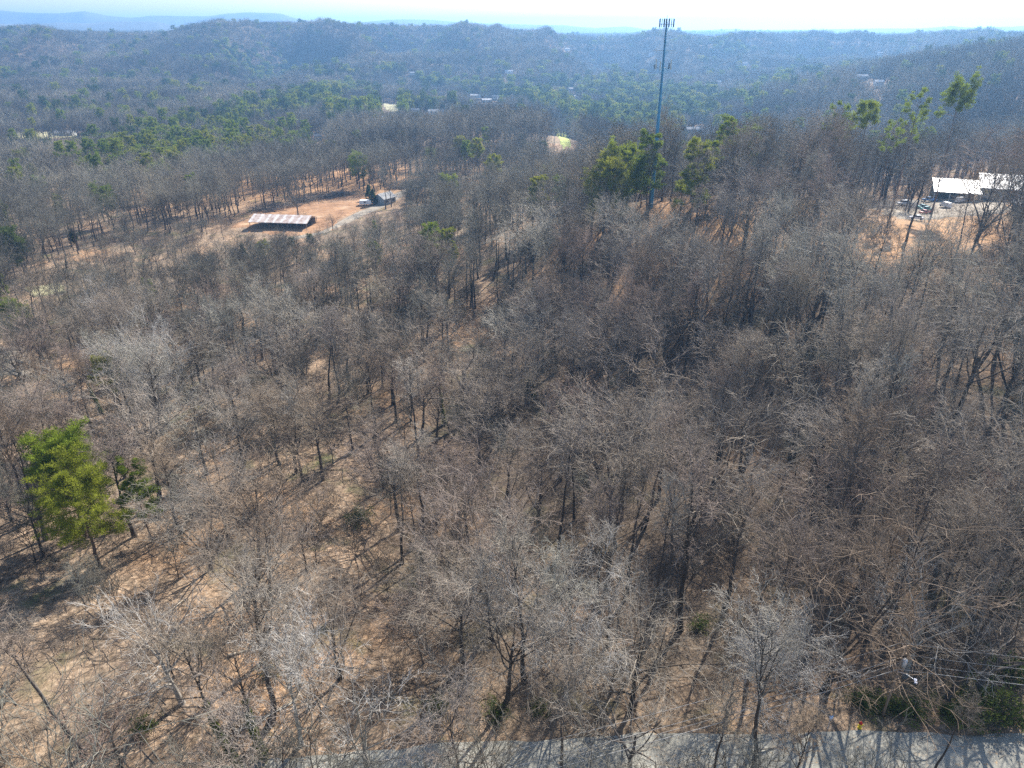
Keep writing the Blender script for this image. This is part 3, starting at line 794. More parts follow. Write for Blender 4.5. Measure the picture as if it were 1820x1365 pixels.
# woodland evergreens grow in these stands: picture x, y, radius along and across, share
STANDS = [(330, 285, 130, 28, .45), (290, 245, 60, 20, .5), (480, 195, 60, 22, .4), (550, 190, 60, 22, .55), (390, 235, 60, 16, .4), (500, 265, 60, 20, .25),
          (640, 205, 60, 14, .5), (720, 200, 90, 14, .5), (980, 188, 50, 16, .7), (930, 180, 50, 12, .5), (600, 170, 60, 14, .4), (770, 150, 60, 12, .3),
          (1060, 160, 90, 22, .35), (1140, 175, 110, 18, .55), (1100, 215, 110, 26, .6), (1200, 190, 60, 14, .6), (1310, 190, 55, 14, .85), (1240, 210, 60, 12, .4),
          (60, 265, 80, 20, .25), (150, 265, 60, 14, .3), (460, 140, 80, 12, .5), (560, 135, 60, 8, .4), (380, 130, 60, 8, .3), (1270, 90, 70, 8, .5),
          (1300, 85, 40, 10, .7), (700, 130, 60, 10, .4), (860, 160, 60, 10, .3), (1400, 170, 60, 10, .3), (1180, 250, 60, 10, .3), (640, 330, 14, 8, .3), (30, 420, 30, 10, .2), (120, 205, 60, 10, .25)]
ST = []
for px, py, rx, ry, sh in STANDS:
    a = at(px - rx, py, 8); b = at(px + rx, py, 8); c = at(px, py, 8); d = at(px, py - ry, 8); e = at(px, py + ry, 8)
    ST.append((c[0], c[1], abs(b[0] - a[0]) / 2, max(8, min(abs(d[1] - e[1]) / 2, 160)), sh))
def ever_share(X, Y):
    s = np.full(len(X), .0)
    r = np.hypot(X, Y)
    s = np.where((r > 230) & ~((X > 40) & (Y < 420)), .035, s)
    s = np.where(r > 1200, .05 + .12 * (vnoise(X / 180, Y / 180) > .68), s)
    for cx, cy, rx, ry, sh in ST:
        d = ((X - cx) / rx) ** 2 + ((Y - cy) / ry) ** 2
        s = np.maximum(s, min(1, 1.45 * sh) * np.clip(1.6 - d * 1.2, 0, 1))
    return s
Z1 = jitter_zone(0, 175, 6.7, seed=11)
Z2 = jitter_zone(175, 520, 7.0, seed=12)
Z3 = jitter_zone(520, 1250, 8.2, seed=13)
Z4 = jitter_zone(1250, 2700, 10.6, seed=14)
Z5 = jitter_zone(2700, 5200, 24, seed=15)
X = np.concatenate([z[0] for z in (Z1, Z2, Z3, Z4, Z5)]); Y = np.concatenate([z[1] for z in (Z1, Z2, Z3, Z4, Z5)])
ZS = jitter_zone(0, 330, 10.5, seed=16)
sap0 = len(X); X = np.concatenate([X, ZS[0]]); Y = np.concatenate([Y, ZS[1]]); sap = np.arange(len(X)) >= sap0
rng = np.random.default_rng(21)
# thin the wood unevenly
r = np.hypot(X, Y)
keep = rng.random(len(X)) < np.where(r < 600, .12 + 1.05 * vnoise(X / 15 + 3, Y / 15), 1)
open_slope = (X < -8) & (X > -75) & (Y > 58) & (Y < 112)      # lighter leaf-covered slope at lower left
keep &= ~(open_slope & (rng.random(len(X)) < .15))
keep &= ~((Y > road_far(X)) & (Y < road_far(X) + 8) & (rng.random(len(X)) < .2))
keep &= ~((X > 5) & (Y > 62) & (r < 235) & (rng.random(len(X)) < .1))
keep |= (Y < 48.5) & (Y > 38)
keep &= ~blocked(X, Y)
near_m = r < 300
dm = np.ones(len(X), bool)
ii = np.nonzero(near_m)[0]
dd = np.sqrt((X[ii][:, None] - PL[:, 0]) ** 2 + (Y[ii][:, None] - PL[:, 1]) ** 2)
dm[ii] = ~(dd < PL[:, 2]).any(1)
keep &= dm
X, Y, sap = X[keep], Y[keep], sap[keep]; r = np.hypot(X, Y)
green = rng.random(len(X)) < ever_share(X, Y)
kinds = np.array(['round', 'fan', 'forest', 'narrow', 'spread', 'small'])
pn = np.array([.16, .12, .34, .20, .02, .16])
K = kinds[rng.choice(6, len(X), p=pn)]
K = np.where((X > 0) & (r < 420), kinds[rng.choice(6, len(X), p=[.10, .08, .43, .25, .02, .12])], K)
K[(r > 300) & (K == 'small')] = 'round'
K[sap] = 'small'; green &= ~sap
pk = np.array(['tall', 'broad', 'thin', 'cone'])[rng.choice(4, len(X), p=[.34, .30, .22, .14])]
K = np.where(green, pk, K)
H = np.array([HT[k] for k in K]) * rng.uniform(.75, 1.12, len(X)) * np.where(np.isin(K, ['round', 'fan', 'spread']), 1.1, 1)
H = np.where(r > 1800, H * .85, H)
H = np.where((X > 5) & (r < 330) & (K != 'small'), H * 1.22, H)
H = np.where((X > 55) & (Y > 190) & (Y < 330) & (K != 'small'), H * (.95 + .26 * np.clip((X - 80) / 110, 0, 1)), H)
# the scrub in front of the barn and dirt lot is low
low = (X > -190) & (X < -30) & (Y > 255) & (Y < 350)
H = np.where(low, np.minimum(H, rng.uniform(6, 12, len(X))), H)
low2 = (Y < 48)
H = np.where(low2, np.clip(H, 14, 19.5), H)
W = np.array([WD[k] for k in K]) * H / np.array([HT[k] for k in K])
bad = hides(X, Y, H, W, rng)
X, Y, K, H, W, green = [a[~bad] for a in (X, Y, K, H, W, green)]
Zg = ground(X, Y)
px, py, dep = proj(X, Y, Zg + H * .7)
inview = (px > -70) & (px < 1890) & (py > -20) & (py < 1460)
X, Y, K, H, W, green, Zg, px, py, dep = [a[inview] for a in (X, Y, K, H, W, green, Zg, px, py, dep)]
size = H * W / dep ** 2
infr = (px > 15) & (px < 1805) & (py > 10) & (py < 1352)

def ordinal(n):
    return {1: 'nearest', 2: 'second nearest', 3: 'third nearest'}.get(n, f'{n}th nearest')
MARKS = [('the yellow hydrant', 1533, 1298), ('the utility pole by the road', 1575, 1220), ('the round pale tree by the road', 1362, 1205), ('the pale fan-shaped tree above the road', 1010, 1140),
         ('the two roadside ivy trunks', 445, 1330), ('the white-limbed tree on the left slope', 300, 1170), ('the far-left clump of broad pines', 125, 860), ('the small airy pine at left', 243, 860),
         ('the slim yellow-topped pine', 190, 655), ('the pale drive at the left edge', 30, 640), ('the tin-roofed barn', 500, 395), ('the grey shed', 685, 352), ('the big rounded pine mass', 1105, 320),
         ('the dark pyramid pine', 957, 355), ('the one-sided green pine', 1238, 300), ('the foot of the mobile mast', 1170, 247), ('the parked cars', 1640, 370), ('the white metal roof', 1740, 325),
         ('the tiny cedar in the middle hollow', 942, 690), ('the fallen pale log', 465, 1150), ('the wide domed tree at right', 1640, 900), ('the tall straight trunk in shade', 1210, 1120),
         ('the row of dark trunks at middle left', 645, 695), ('the grey rounded tree left of middle', 560, 760), ('the white-limbed roadside tree', 640, 1290),
         ('the tallest sparse pine', 1628, 188), ('the dark flat-topped pine', 1541, 212), ('the white house far left', 110, 236), ('the twin dark evergreens in the left valley', 258, 213),
         ('the yellow field beyond the wood', 1002, 240), ('the small yellow field far off', 693, 190), ('the top of the mobile mast', 1187, 40), ('the small round pine on the ridge', 1296, 232)]
MK = np.array([(a, b) for _, a, b in MARKS], float)
used_labels = set(o.get('label') for o in COL.objects if o.get('label'))
def relate(i, looks, kind, tally):
    d = MK - (px[i], py[i])
    dist = np.hypot(d[:, 0], d[:, 1])
    m = int(np.argmin(dist))
    dx, dy = -d[m]
    a = math.degrees(math.atan2(-dy, dx)) % 360
    side = ['right of', 'above-right of', 'above', 'above-left of', 'left of', 'below-left of', 'below', 'below-right of'][int(((a + 22.5) % 360) // 45)]
    n = tally[(looks, side, m)] = tally.get((looks, side, m), 0) + 1
    return f'{looks} {kind}, {ordinal(n)} {side} {MARKS[m][0]}'
LOOK = dict(round=('rounded', 'domed'), fan=('fan-shaped', 'many-stemmed'), forest=('tall', 'upright'), narrow=('slender', 'slim tall'), spread=('wide-limbed', 'broad'), small=('small', 'low bushy'),
            tall=('high-crowned', 'long-stemmed'), broad=('broad', 'full-crowned'), thin=('slim', 'sparse'), cone=('conical', 'dense dark'))
tally = {}
def by_nearness(ids):
    d = np.sqrt(((MK[None] - np.stack([px[ids], py[ids]], 1)[:, None]) ** 2).sum(-1)).min(1)
    return ids[np.argsort(d)]
single = np.zeros(len(X), bool)
for want_green, count in ((False, 300 - len(HAND) - len(IVYHAND)), (True, 215)):
    ids = np.nonzero((green == want_green) & infr & (px > 5))[0]
    ids = ids[np.argsort(-size[ids])][:count]
    single[ids] = True
    for i in by_nearness(ids):
        k = K[i]
        va = int(rng.integers(0, 8))
        lean = (float(rng.normal() * .035), float(rng.normal() * .045))
        lk = LOOK[k][va % 2]
        if want_green:
            lab = relate(i, lk, 'evergreen', tally)
            make_tree('evergreen_tree', k, va, X[i], Y[i], H[i], rng.random() * 6.28, lean, lab, 'evergreen', G_PINE, PINES)
        else:
            kk = k
            if k in ('round', 'fan') and rng.random() < .03: kk = 'pale_' + k; lk = 'pale ' + lk
            lab = relate(i, lk, 'bare tree', tally)
            make_tree('bare_tree', kk, va, X[i], Y[i], H[i], rng.random() * 6.28, lean, lab, 'bare tree', G_BARE)

# ------------------------------------------------------------------ masses that nobody could count
def scatter(name, P, rot, scl, ids, meshes, label):
    lib = bpy.data.collections.new(name + '_kinds')
    for k, me in enumerate(meshes):
        lib.objects.link(bpy.data.objects.new('growth_kind_%s' % chr(97 + k), me))
    me = bpy.data.meshes.new(name)
    me.vertices.add(len(P)); me.vertices.foreach_set('co', np.asarray(P, np.float32).ravel())
    for nm, ty, arr, key in (('turn', 'FLOAT_VECTOR', rot, 'vector'), ('grown', 'FLOAT_VECTOR', scl, 'vector'), ('which', 'INT', ids, 'value')):
        at_ = me.attributes.new(nm, ty, 'POINT')
        at_.data.foreach_set(key, np.asarray(arr, np.int32 if ty == 'INT' else np.float32).ravel())
    o = link_mesh(name, me)
    ng = bpy.data.node_groups.new(name + '_nodes', 'GeometryNodeTree')
    ng.interface.new_socket('Geometry', in_out='INPUT', socket_type='NodeSocketGeometry')
    ng.interface.new_socket('Geometry', in_out='OUTPUT', socket_type='NodeSocketGeometry')
    N = ng.nodes; L = ng.links
    gi, go = N.new('NodeGroupInput'), N.new('NodeGroupOutput')
    ip, ci = N.new('GeometryNodeInstanceOnPoints'), N.new('GeometryNodeCollectionInfo')
    ci.inputs['Collection'].default_value = lib
    ci.inputs['Separate Children'].default_value = True
    ci.inputs['Reset Children'].default_value = True
    ip.inputs['Pick Instance'].default_value = True
    def na(nm, ty):
        n = N.new('GeometryNodeInputNamedAttribute'); n.data_type = ty; n.inputs['Name'].default_value = nm
        return [s for s in n.outputs if s.enabled][0]
    L.new(gi.outputs[0], ip.inputs['Points']); L.new(ci.outputs[0], ip.inputs['Instance'])
    L.new(na('which', 'INT'), ip.inputs['Instance Index'])
    L.new(na('turn', 'FLOAT_VECTOR'), ip.inputs['Rotation'])
    L.new(na('grown', 'FLOAT_VECTOR'), ip.inputs['Scale'])
    L.new(ip.outputs[0], go.inputs[0])
    mod = o.modifiers.new('scatter', 'NODES'); mod.node_group = ng
    return tag(o, label, kind='stuff')

BK = ['round', 'fan', 'forest', 'narrow', 'spread', 'small']
lodm, lodi = [], {}
for lod in (1, 2):
    for k in BK:
        for s in ((101, 102, 103) if k in ('round', 'forest') else (104, 105)):
            tr, cr = bare(k, s + lod * 10, lod)
            lodi.setdefault((k, lod), []).append(len(lodm))
            lodm.append(np_mesh('leafless_tree', chunked(tr, 0) + chunked(cr, 1), [BARK, FARTWIG]))
plm, pli = [], {}
for lod in (1, 2):
    for k in ('tall', 'broad', 'thin', 'cone'):
        for s in (111, 112):
            tr, nd = pine(k, s + lod * 10, lod)
            pli.setdefault((k, lod), []).append(len(plm))
            plm.append(np_mesh('needle_tree', chunked(tr, 0) + tchunked(nd, 1), [PINEBARK, DARKNEEDLE if (k == 'cone' or s == 112) else NEEDLE], False))
def scatter_trees(name, sel, table, meshes, label):
    ids = np.nonzero(sel)[0]
    rr = np.hypot(X[ids], Y[ids])
    which = np.array([table[(K[i], 1 if q < 480 else 2)][int(rng.integers(0, 99)) % len(table[(K[i], 1 if q < 480 else 2)])] for i, q in zip(ids, rr)])
    s = np.array([H[i] / HT[K[i]] for i in ids])
    wide = np.where(rr > 2600, 2.3, np.where(rr > 1200, 1.5, 1.0))
    scl = np.stack([s * wide, s * wide, s], 1)
    rot = np.stack([rng.normal(size=len(ids)) * .04, rng.normal(size=len(ids)) * .04, rng.random(len(ids)) * 6.28], 1)
    scatter(name, np.stack([X[ids], Y[ids], Zg[ids] - .2], 1), rot, scl, which, meshes, label)
scatter_trees('bare_woodland', ~single & ~green, lodi, lodm, 'grey leafless winter woodland covering the valley and far hills')
scatter_trees('evergreen_woodland', ~single & green, pli, plm, 'dark and olive green evergreens mixed into the far woodland')

# leafless brush under the trees
def brush(seed, n1, hgt, fin):
    rng = np.random.default_rng(seed)
    d = rng.normal(size=(n1, 3)) * [.55, .55, .12] + [0, 0, 1]
    base = rng.normal(size=(n1, 3)) * [.35, .35, 0]
    P = base[:, None] + norm(d)[:, None] * (np.linspace(0, 1, 4)[None, :, None] * hgt * rng.uniform(.6, 1.1, (n1, 1, 1)))
    P[:, 1:] += rng.normal(size=(n1, 3, 3)) * .08 * hgt
    R = np.linspace(.022, .009, 4)[None] * np.ones((n1, 1))
    P2, R2 = grow(P, R, 5, .25, .6, .5, 3, .8, rng, .2, .05, None, .010, .6)
    P3, R3 = grow(P2, R2, fin, .2, .7, .6, 3, .9, rng, .2, .03, None, .009, .6)
    return [tubes(P, R, 3), tubes(P2, R2, 3), tubes(P3, R3, 3)]
BRUSH = bark_mat('brush_twigs', [(0, (.20, .155, .12)), (.5, (.27, .22, .17)), (1, (.15, .12, .10))], .7)
bm_ = [np_mesh('brush', chunked(brush(200 + k, 12, 2.6 + .6 * k, 3), 0), [BRUSH]) for k in range(3)]
sx, sy, rg = jitter_zone(0, 420, 4.0, seed=31)
rr = np.hypot(sx, sy)
dens = np.clip((vnoise(sx / 14 + 8, sy / 14) - .32) * 2.4, 0, 1)
dens = np.where((sx > 5) & (sy < 200), np.maximum(dens, .4), dens)
dens = np.where((sx < -8) & (sx > -75) & (sy > 58) & (sy < 112), dens * .6 + .2, dens)
dens = np.where((sy > road_far(sx)) & (sy < road_far(sx) + 14), np.maximum(dens, .6), dens)
m = (rg.random(len(sx)) < dens) & ~blocked(sx, sy, -2)
sx, sy = sx[m], sy[m]
s = rg.uniform(.6, 1.35, len(sx))
m2 = ~hides(sx, sy, s * 3.5, s * 2, rg)
sx, sy, s = sx[m2], sy[m2], s[m2]
scatter('brush', np.stack([sx, sy, ground(sx, sy) - .1], 1), np.stack([s * 0, s * 0, rg.random(len(sx)) * 6.28], 1), np.stack([s, s, s], 1), rg.integers(0, 3, len(sx)), bm_, 'tangled leafless brush and saplings under the trees')

def sticks(seed):
    rng = np.random.default_rng(seed); n = 26
    C = np.column_stack([rng.normal(size=(n, 2)) * 1.6, rng.uniform(.03, .12, n)]); a = rng.random(n) * 6.28; l = rng.uniform(.4, 1.9, n)
    d = np.stack([np.cos(a) * l, np.sin(a) * l, rng.normal(size=n) * .06], 1)
    P = np.stack([C - d, C + rng.normal(size=(n, 3)) * [.12, .12, .03], C + d], 1)
    return [tubes(P, rng.uniform(.02, .055, (n, 1)) * np.array([1, .8, .4]), 3)]
sx, sy, rg = jitter_zone(0, 230, 4.6, seed=41)
m = ~blocked(sx, sy, .5) & (rg.random(len(sx)) < .75); sx, sy = sx[m], sy[m]; s = rg.uniform(.6, 1.3, len(sx))
e_ = 1.0; nzx = -(ground(sx + e_, sy) - ground(sx - e_, sy)) / 2; nzy = (ground(sx, sy + e_) - ground(sx, sy - e_)) / 2
scatter('fallen_branches', np.stack([sx, sy, ground(sx, sy)], 1), np.stack([np.arctan(nzy), np.arctan(nzx), s * 0], 1), np.stack([s, s, s], 1), rg.integers(0, 3, len(sx)),
        [np_mesh('sticks', chunked(sticks(500 + k), 0), [BRUSH]) for k in range(3)], 'dead branches and sticks lying on the leaf litter')

# ------------------------------------------------------------------ far blue mountains
def forest_far():
    m, nt, b = mat('wooded_mountain', 1)
    nt.links.new(ramp(nt, [(.35, (.10, .10, .09)), (.65, (.16, .15, .13))], noise(nt, .004, 6)), b.inputs['Base Color'])
    return m
FAR = forest_far()
def mountain(name, prof, Yc, depth, seed, base=20):
    n = 220; k = 26
    pxs = np.linspace(prof[0][0], prof[-1][0], n)
    pys = np.interp(pxs, [p[0] for p in prof], [p[1] for p in prof])
    u, v = pxs - 910, pys - 682.5
    yy = F * _c - v * _s; s = Yc / yy
    Xc = u * s; Zc = CAMZ - (F * _s + v * _c) * s
    ed = np.minimum(1, np.minimum(np.arange(n), np.arange(n)[::-1]) / 10)
    t = np.linspace(-1, 1, k)
    XX = Xc[:, None] * (1 + t[None] * depth / Yc * .9); YY = Yc + t[None] * depth + 0 * XX
    sp = fbm(XX / 500 + seed, YY / 900, 4) - .5
    prof_ = np.exp(-(t[None] * 1.75) ** 2)
    ZZ = base + (Zc - base)[:, None] * prof_ * (1 + 1.1 * sp * np.minimum(1, np.abs(t[None]) * 2.2)) * ed[:, None] - 40 * (np.abs(t[None]) ** 3)
    I = np.arange(n * k).reshape(n, k)
    q = np.stack([I[:-1, :-1], I[1:, :-1], I[1:, 1:], I[:-1, 1:]], -1).reshape(-1, 4)
    me = np_mesh(name, [(np.stack([XX, YY, ZZ], -1).reshape(-1, 3), q, None, 0)], [FAR])
    tag(link_mesh(name, me), kind='structure')
mountain('mountain_range', [(-260,26),(-120,22),(0,18),(40,21),(110,23),(150,20),(190,28),(235,31),(270,27),(320,28),(370,28),(400,24),(440,22),(500,25),(530,34),(600,42),(640,48)], 6600, 800, 1)
mountain('mountain_range', [(560,44),(640,40),(690,35),(715,34),(760,34),(830,40),(870,42),(950,44),(1000,45),(1030,48),(1060,50),(1090,48),(1110,47),(1130,49),(1160,54),(1260,53),(1310,51),(1350,56)], 6800, 750, 5)
mountain('foothills', [(-260,44),(0,42),(60,43),(100,39),(160,41),(190,38),(280,38),(310,46),(380,50)], 5000, 600, 9)
mountain('foothills', [(1200,60),(1330,54),(1440,52),(1560,50),(1640,50),(1690,46),(1720,49),(1820,47),(1960,50),(2150,50)], 5200, 600, 13)

# ------------------------------------------------------------------ air
bm = bmesh.new(); bmesh.ops.create_cube(bm, size=1)
zlo, zhi = min(float(GZ.min()) - 2, -62), 240.0
for v in bm.verts: v.co = (v.co.x * 22000, v.co.y * 11600 + 5250, (v.co.z + .5) * (zhi - zlo) + zlo)
me = bpy.data.meshes.new('haze'); bm.to_mesh(me); bm.free()
hm = bpy.data.materials.new('haze_air'); hm.use_nodes = True
hn = hm.node_tree; hn.nodes.clear()
pv = hn.nodes.new('ShaderNodeVolumePrincipled'); ho = hn.nodes.new('ShaderNodeOutputMaterial')
pv.inputs['Color'].default_value = (.27, .55, 1.0, 1)
pv.inputs['Density'].default_value = .00018
pv.inputs['Anisotropy'].default_value = .45
hn.links.new(pv.outputs[0], ho.inputs['Volume'])
me.materials.append(hm)
tag(link_mesh('haze', me), kind='stuff')

# ------------------------------------------------------------------ builder for made things
class MB:
    def __init__(s): s.bm = bmesh.new()
    def box(s, c, d, rz=0, taper=1.0, mi=0, tilt=0):
        r = bmesh.ops.create_cube(s.bm, size=1)
        from mathutils import Matrix, Vector
        Rm = Matrix.Rotation(rz, 3, 'Z') @ Matrix.Rotation(tilt, 3, 'Y')
        for v in r['verts']:
            k = taper if v.co.z > 0 else 1
            v.co = Rm @ Vector((v.co.x * d[0] * k, v.co.y * d[1] * k, v.co.z * d[2])) + Vector(c)
            for f in v.link_faces: f.material_index = mi
        return s
    def bevel(s, w):
        bmesh.ops.bevel(s.bm, geom=list(s.bm.edges), offset=w, segments=1, affect='EDGES'); return s
    def prism(s, pts, a, b, axis='y', mi=0):
        """polygon in the plane across AXIS, pulled from a to b"""
        def co(p, t): return {'y': (p[0], t, p[1]), 'x': (t, p[0], p[1]), 'z': (p[0], p[1], t)}[axis]
        A = [s.bm.verts.new(co(p, a)) for p in pts]; B = [s.bm.verts.new(co(p, b)) for p in pts]
        n = len(pts); fs = [s.bm.faces.new(A[::-1]), s.bm.faces.new(B)]
        for i in range(n): fs.append(s.bm.faces.new((A[i], A[(i + 1) % n], B[(i + 1) % n], B[i])))
        for f in fs: f.material_index = mi
        return s
    def rod(s, a, b, r0, r1=None, n=8, mi=0):
        P = np.array([[a, b]], float); V, q = tubes(P, np.array([[r0, r0 if r1 is None else r1]]), n)
        vs = [s.bm.verts.new(v) for v in V]
        for f in q: s.bm.faces.new([vs[i] for i in f]).material_index = mi
        for ring in (vs[:n][::-1], vs[n:]): s.bm.faces.new(ring).material_index = mi
        return s
    def line(s, P, R, n=4):
        V, q = tubes(np.array([P], float), np.array([R if hasattr(R, '__len__') else [R] * len(P)], float), n)
        vs = [s.bm.verts.new(v) for v in V]
        for f in q: s.bm.faces.new([vs[i] for i in f])
        return s
    def build(s, name, m, parent=None, smooth=False):
        bmesh.ops.recalc_face_normals(s.bm, faces=s.bm.faces)
        me = bpy.data.meshes.new(name); s.bm.to_mesh(me); s.bm.free()
        for x in (m if isinstance(m, list) else [m]): me.materials.append(x)
        if smooth: me.polygons.foreach_set('use_smooth', [True] * len(me.polygons))
        return link_mesh(name, me, parent)

def part_copy(o, parent):
    c = o.copy(); COL.objects.link(c); c.parent = parent
    for ch in list(o.children): part_copy(ch, c)
    return c

CLAY = None
def clay():
    m, nt, b = mat('orange_clay', 1)
    a = ramp(nt, [(.3, (.17, .095, .055)), (.45, (.34, .185, .095)), (.58, (.42, .25, .14)), (.72, (.52, .37, .24))], noise(nt, .09, 8, rough=.7))
    s = ramp(nt, [(.35, (.55, .55, .56)), (.6, (1.1, 1.1, 1.1))], noise(nt, .35, 6, stretch=(.4, 2.5, 1)))
    nt.links.new(mixc(nt, 1, a, s, 'MULTIPLY'), b.inputs['Base Color'])
    return m
CLAY = clay()
GRAVEL = plain('pale_gravel', (.31, .265, .21), 1, .25, .6)
GRASS = plain('spring_grass', (.36, .40, .12), 1, .25, .15)
DRYGRASS = plain('dry_grass', (.36, .33, .19), 1, .25, .2)

def W2(px, py, h=0): return at(px, py, h)[:2]
# bare earth lot, its drives, parking pad, yards and fields
patch('dirt_lot', [W2(412, 402), W2(455, 374), W2(520, 362), W2(580, 352), W2(640, 345), W2(700, 342), W2(690, 358), W2(640, 372), W2(600, 392), W2(590, 412), W2(520, 420), W2(450, 415)], CLAY, .35)
def strip(name, pts, w, m, lift=.3):
    P = np.array(pts); d = np.gradient(P, axis=0); nrm = norm(np.stack([-d[:, 1], d[:, 0]], 1))
    t = np.arange(len(P))
    def f(a):
        q = a * (len(P) - 1)
        c = np.array([np.interp(q, t, P[:, 0]), np.interp(q, t, P[:, 1])]); n_ = np.array([np.interp(q, t, nrm[:, 0]), np.interp(q, t, nrm[:, 1])])
        return tuple(c - n_ * w / 2), tuple(c + n_ * w / 2)
    return sheet(name, f, m, lift, 60, 5)
strip('dirt_track', [W2(600, 402), W2(645, 378), W2(700, 352), W2(735, 334), W2(770, 324), W2(815, 318), W2(860, 312)], 9, GRAVEL, .55)
strip('dirt_track', [W2(470, 432), W2(520, 425), W2(570, 415), W2(600, 402)], 6, GRAVEL, .55)
patch('gravel_pad', [W2(1538, 366), W2(1560, 360), W2(1620, 356), W2(1680, 352), W2(1735, 352), W2(1790, 360), W2(1800, 378), W2(1740, 384), W2(1680, 388), W2(1620, 392), W2(1570, 382)], GRAVEL, .35)
patch('field', [W2(985, 222), W2(1003, 226), W2(1010, 240), W2(1016, 262), W2(1000, 266), W2(992, 246)], GRASS, .5)
patch('field', [W2(680, 184), W2(705, 186), W2(712, 196), W2(700, 200), W2(684, 194)], DRYGRASS, .5)
patch('yard', [W2(0, 240), W2(40, 235), W2(90, 234), W2(150, 234), W2(200, 233), W2(190, 242), W2(100, 246), W2(40, 248), W2(0, 250)], DRYGRASS, .5)
patch('gravel_drive', [W2(-20, 618), W2(50, 615), W2(75, 640), W2(60, 668), W2(-20, 672)], GRAVEL, .3)
patch('grass_verge', [W2(40, 512), W2(110, 504), W2(120, 520), W2(60, 530)], DRYGRASS, .3)

# ------------------------------------------------------------------ tin-roofed barn
def rusty():
    m, nt, b = mat('rusty_tin', .6)
    tc = nt.nodes.new('ShaderNodeTexCoord'); w = nt.nodes.new('ShaderNodeTexWave')
    w.inputs['Scale'].default_value = .075; w.inputs['Distortion'].default_value = 1.2; w.inputs['Detail'].default_value = 3
    nt.links.new(tc.outputs['Object'], w.inputs['Vector'])
    c = ramp(nt, [(.5, (.58, .49, .44)), (.8, (.66, .60, .56)), (.95, (.78, .76, .75))], w.outputs['Fac'])
    n = ramp(nt, [(.35, (.55, .42, .36)), (.6, (1, 1, 1))], noise(nt, .5, 5))
    nt.links.new(mixc(nt, .8, c, n, 'MULTIPLY'), b.inputs['Base Color'])
    return m
RUST = rusty()
bx, by, bz = at(497, 409, 0)
barn = tag(empty('open_barn', (bx, by + 8, bz + .1), rad(-7)), 'long open-sided barn with rusty white-striped tin roof on the orange dirt lot', 'barn')
L_, D_, E_, R_ = 31, 15, 3.2, 5.6
MB().prism([(-D_/2, E_), (0, R_), (D_/2, E_), (D_/2, E_ + .18), (0, R_ + .2), (-D_/2, E_ + .18)], -L_/2, L_/2, 'x').build('roof', RUST, barn)
pm = MB().rod((0, 0, 0), (0, 0, E_), .14).build('post', WOOD, barn); pm.location = (-L_/2 + .6, -D_/2 + .5, 0)
for i in range(7):
    for yy in (-D_/2 + .5, D_/2 - .5):
        if i == 0 and yy < 0: continue
        c = pm.copy(); COL.objects.link(c); c.parent = barn; c.location = (-L_/2 + .6 + i * (L_ - 1.2) / 6, yy, 0)
MB().box((0, D_/2 - .8, 1.7), (L_ - 2, .1, 3.2)).build('back_wall', WOOD, barn)

# ------------------------------------------------------------------ sheds, houses
def gabled(name, loc, rz, L, D, E, R, wall, roof, label, cat='house', wins=3, over=.5):
    t = tag(empty(name, loc, rz), label, cat)
    MB().prism([(-D/2, -1.5), (D/2, -1.5), (D/2, E), (0, R - .25), (-D/2, E)], -L/2, L/2, 'x').build('wall', wall, t)
    s = (R - E) / (D / 2)
    MB().prism([(-D/2 - over, E - s * over), (0, R), (D/2 + over, E - s * over), (D/2 + over, E - s * over + .22), (0, R + .22), (-D/2 - over, E - s * over + .22)], -L/2 - over, L/2 + over, 'x').build('roof', roof, t)
    for i in range(wins):
        x = -L/2 + (i + .7) * L / (wins + .4)
        if i == wins // 2: MB().box((x, -D/2 - .03, 1.05), (1.0, .08, 2.1)).build('door', WHITE if wall != WHITE else DARKWALL, t)
        else: MB().box((x, -D/2 - .03, min(1.6, E * .55)), (1.3, .08, 1.1)).build('window', GLASS, t)
    return t
def house(px, py, rz, L, D, wall, roof, label, name='house', E=2.8, R=5.0, cat='house', h=0, wins=3):
    x, y, z = at(px, py, h)
    return gabled(name, (x, y, z + .2 + h * .55), rz, L, D, E, R, wall, roof, label, cat, wins)
house(684, 361, rad(58), 10, 8, GREYWALL, GREYROOF, 'grey gabled shed at the back right of the orange dirt lot', 'shed', 3.2, 5.6, 'shed')
x, y, z = at(650, 366, 0)
tr_ = tag(empty('camper_trailer', (x, y, z + .3), rad(8)), 'white camper trailer left of the grey gabled shed', 'trailer')
MB().prism([(-3.4, .7), (3.2, .7), (3.4, 1.6), (3.1, 2.9), (-3.0, 3.0), (-3.4, 2.2)], -1.25, 1.25, 'y').build('body', WHITE, tr_)
MB().box((-.3, -1.28, 1.9), (1.2, .06, .7)).build('window', GLASS, tr_)
for wx in (-.6, .5): MB().rod((wx, -1.3, .38), (wx, -1.08, .38), .38, n=12).build('wheel', RUBBER, tr_)
MB().rod((3.3, 0, .7), (4.4, 0, .5), .06).build('hitch', DARKSTEEL, tr_)

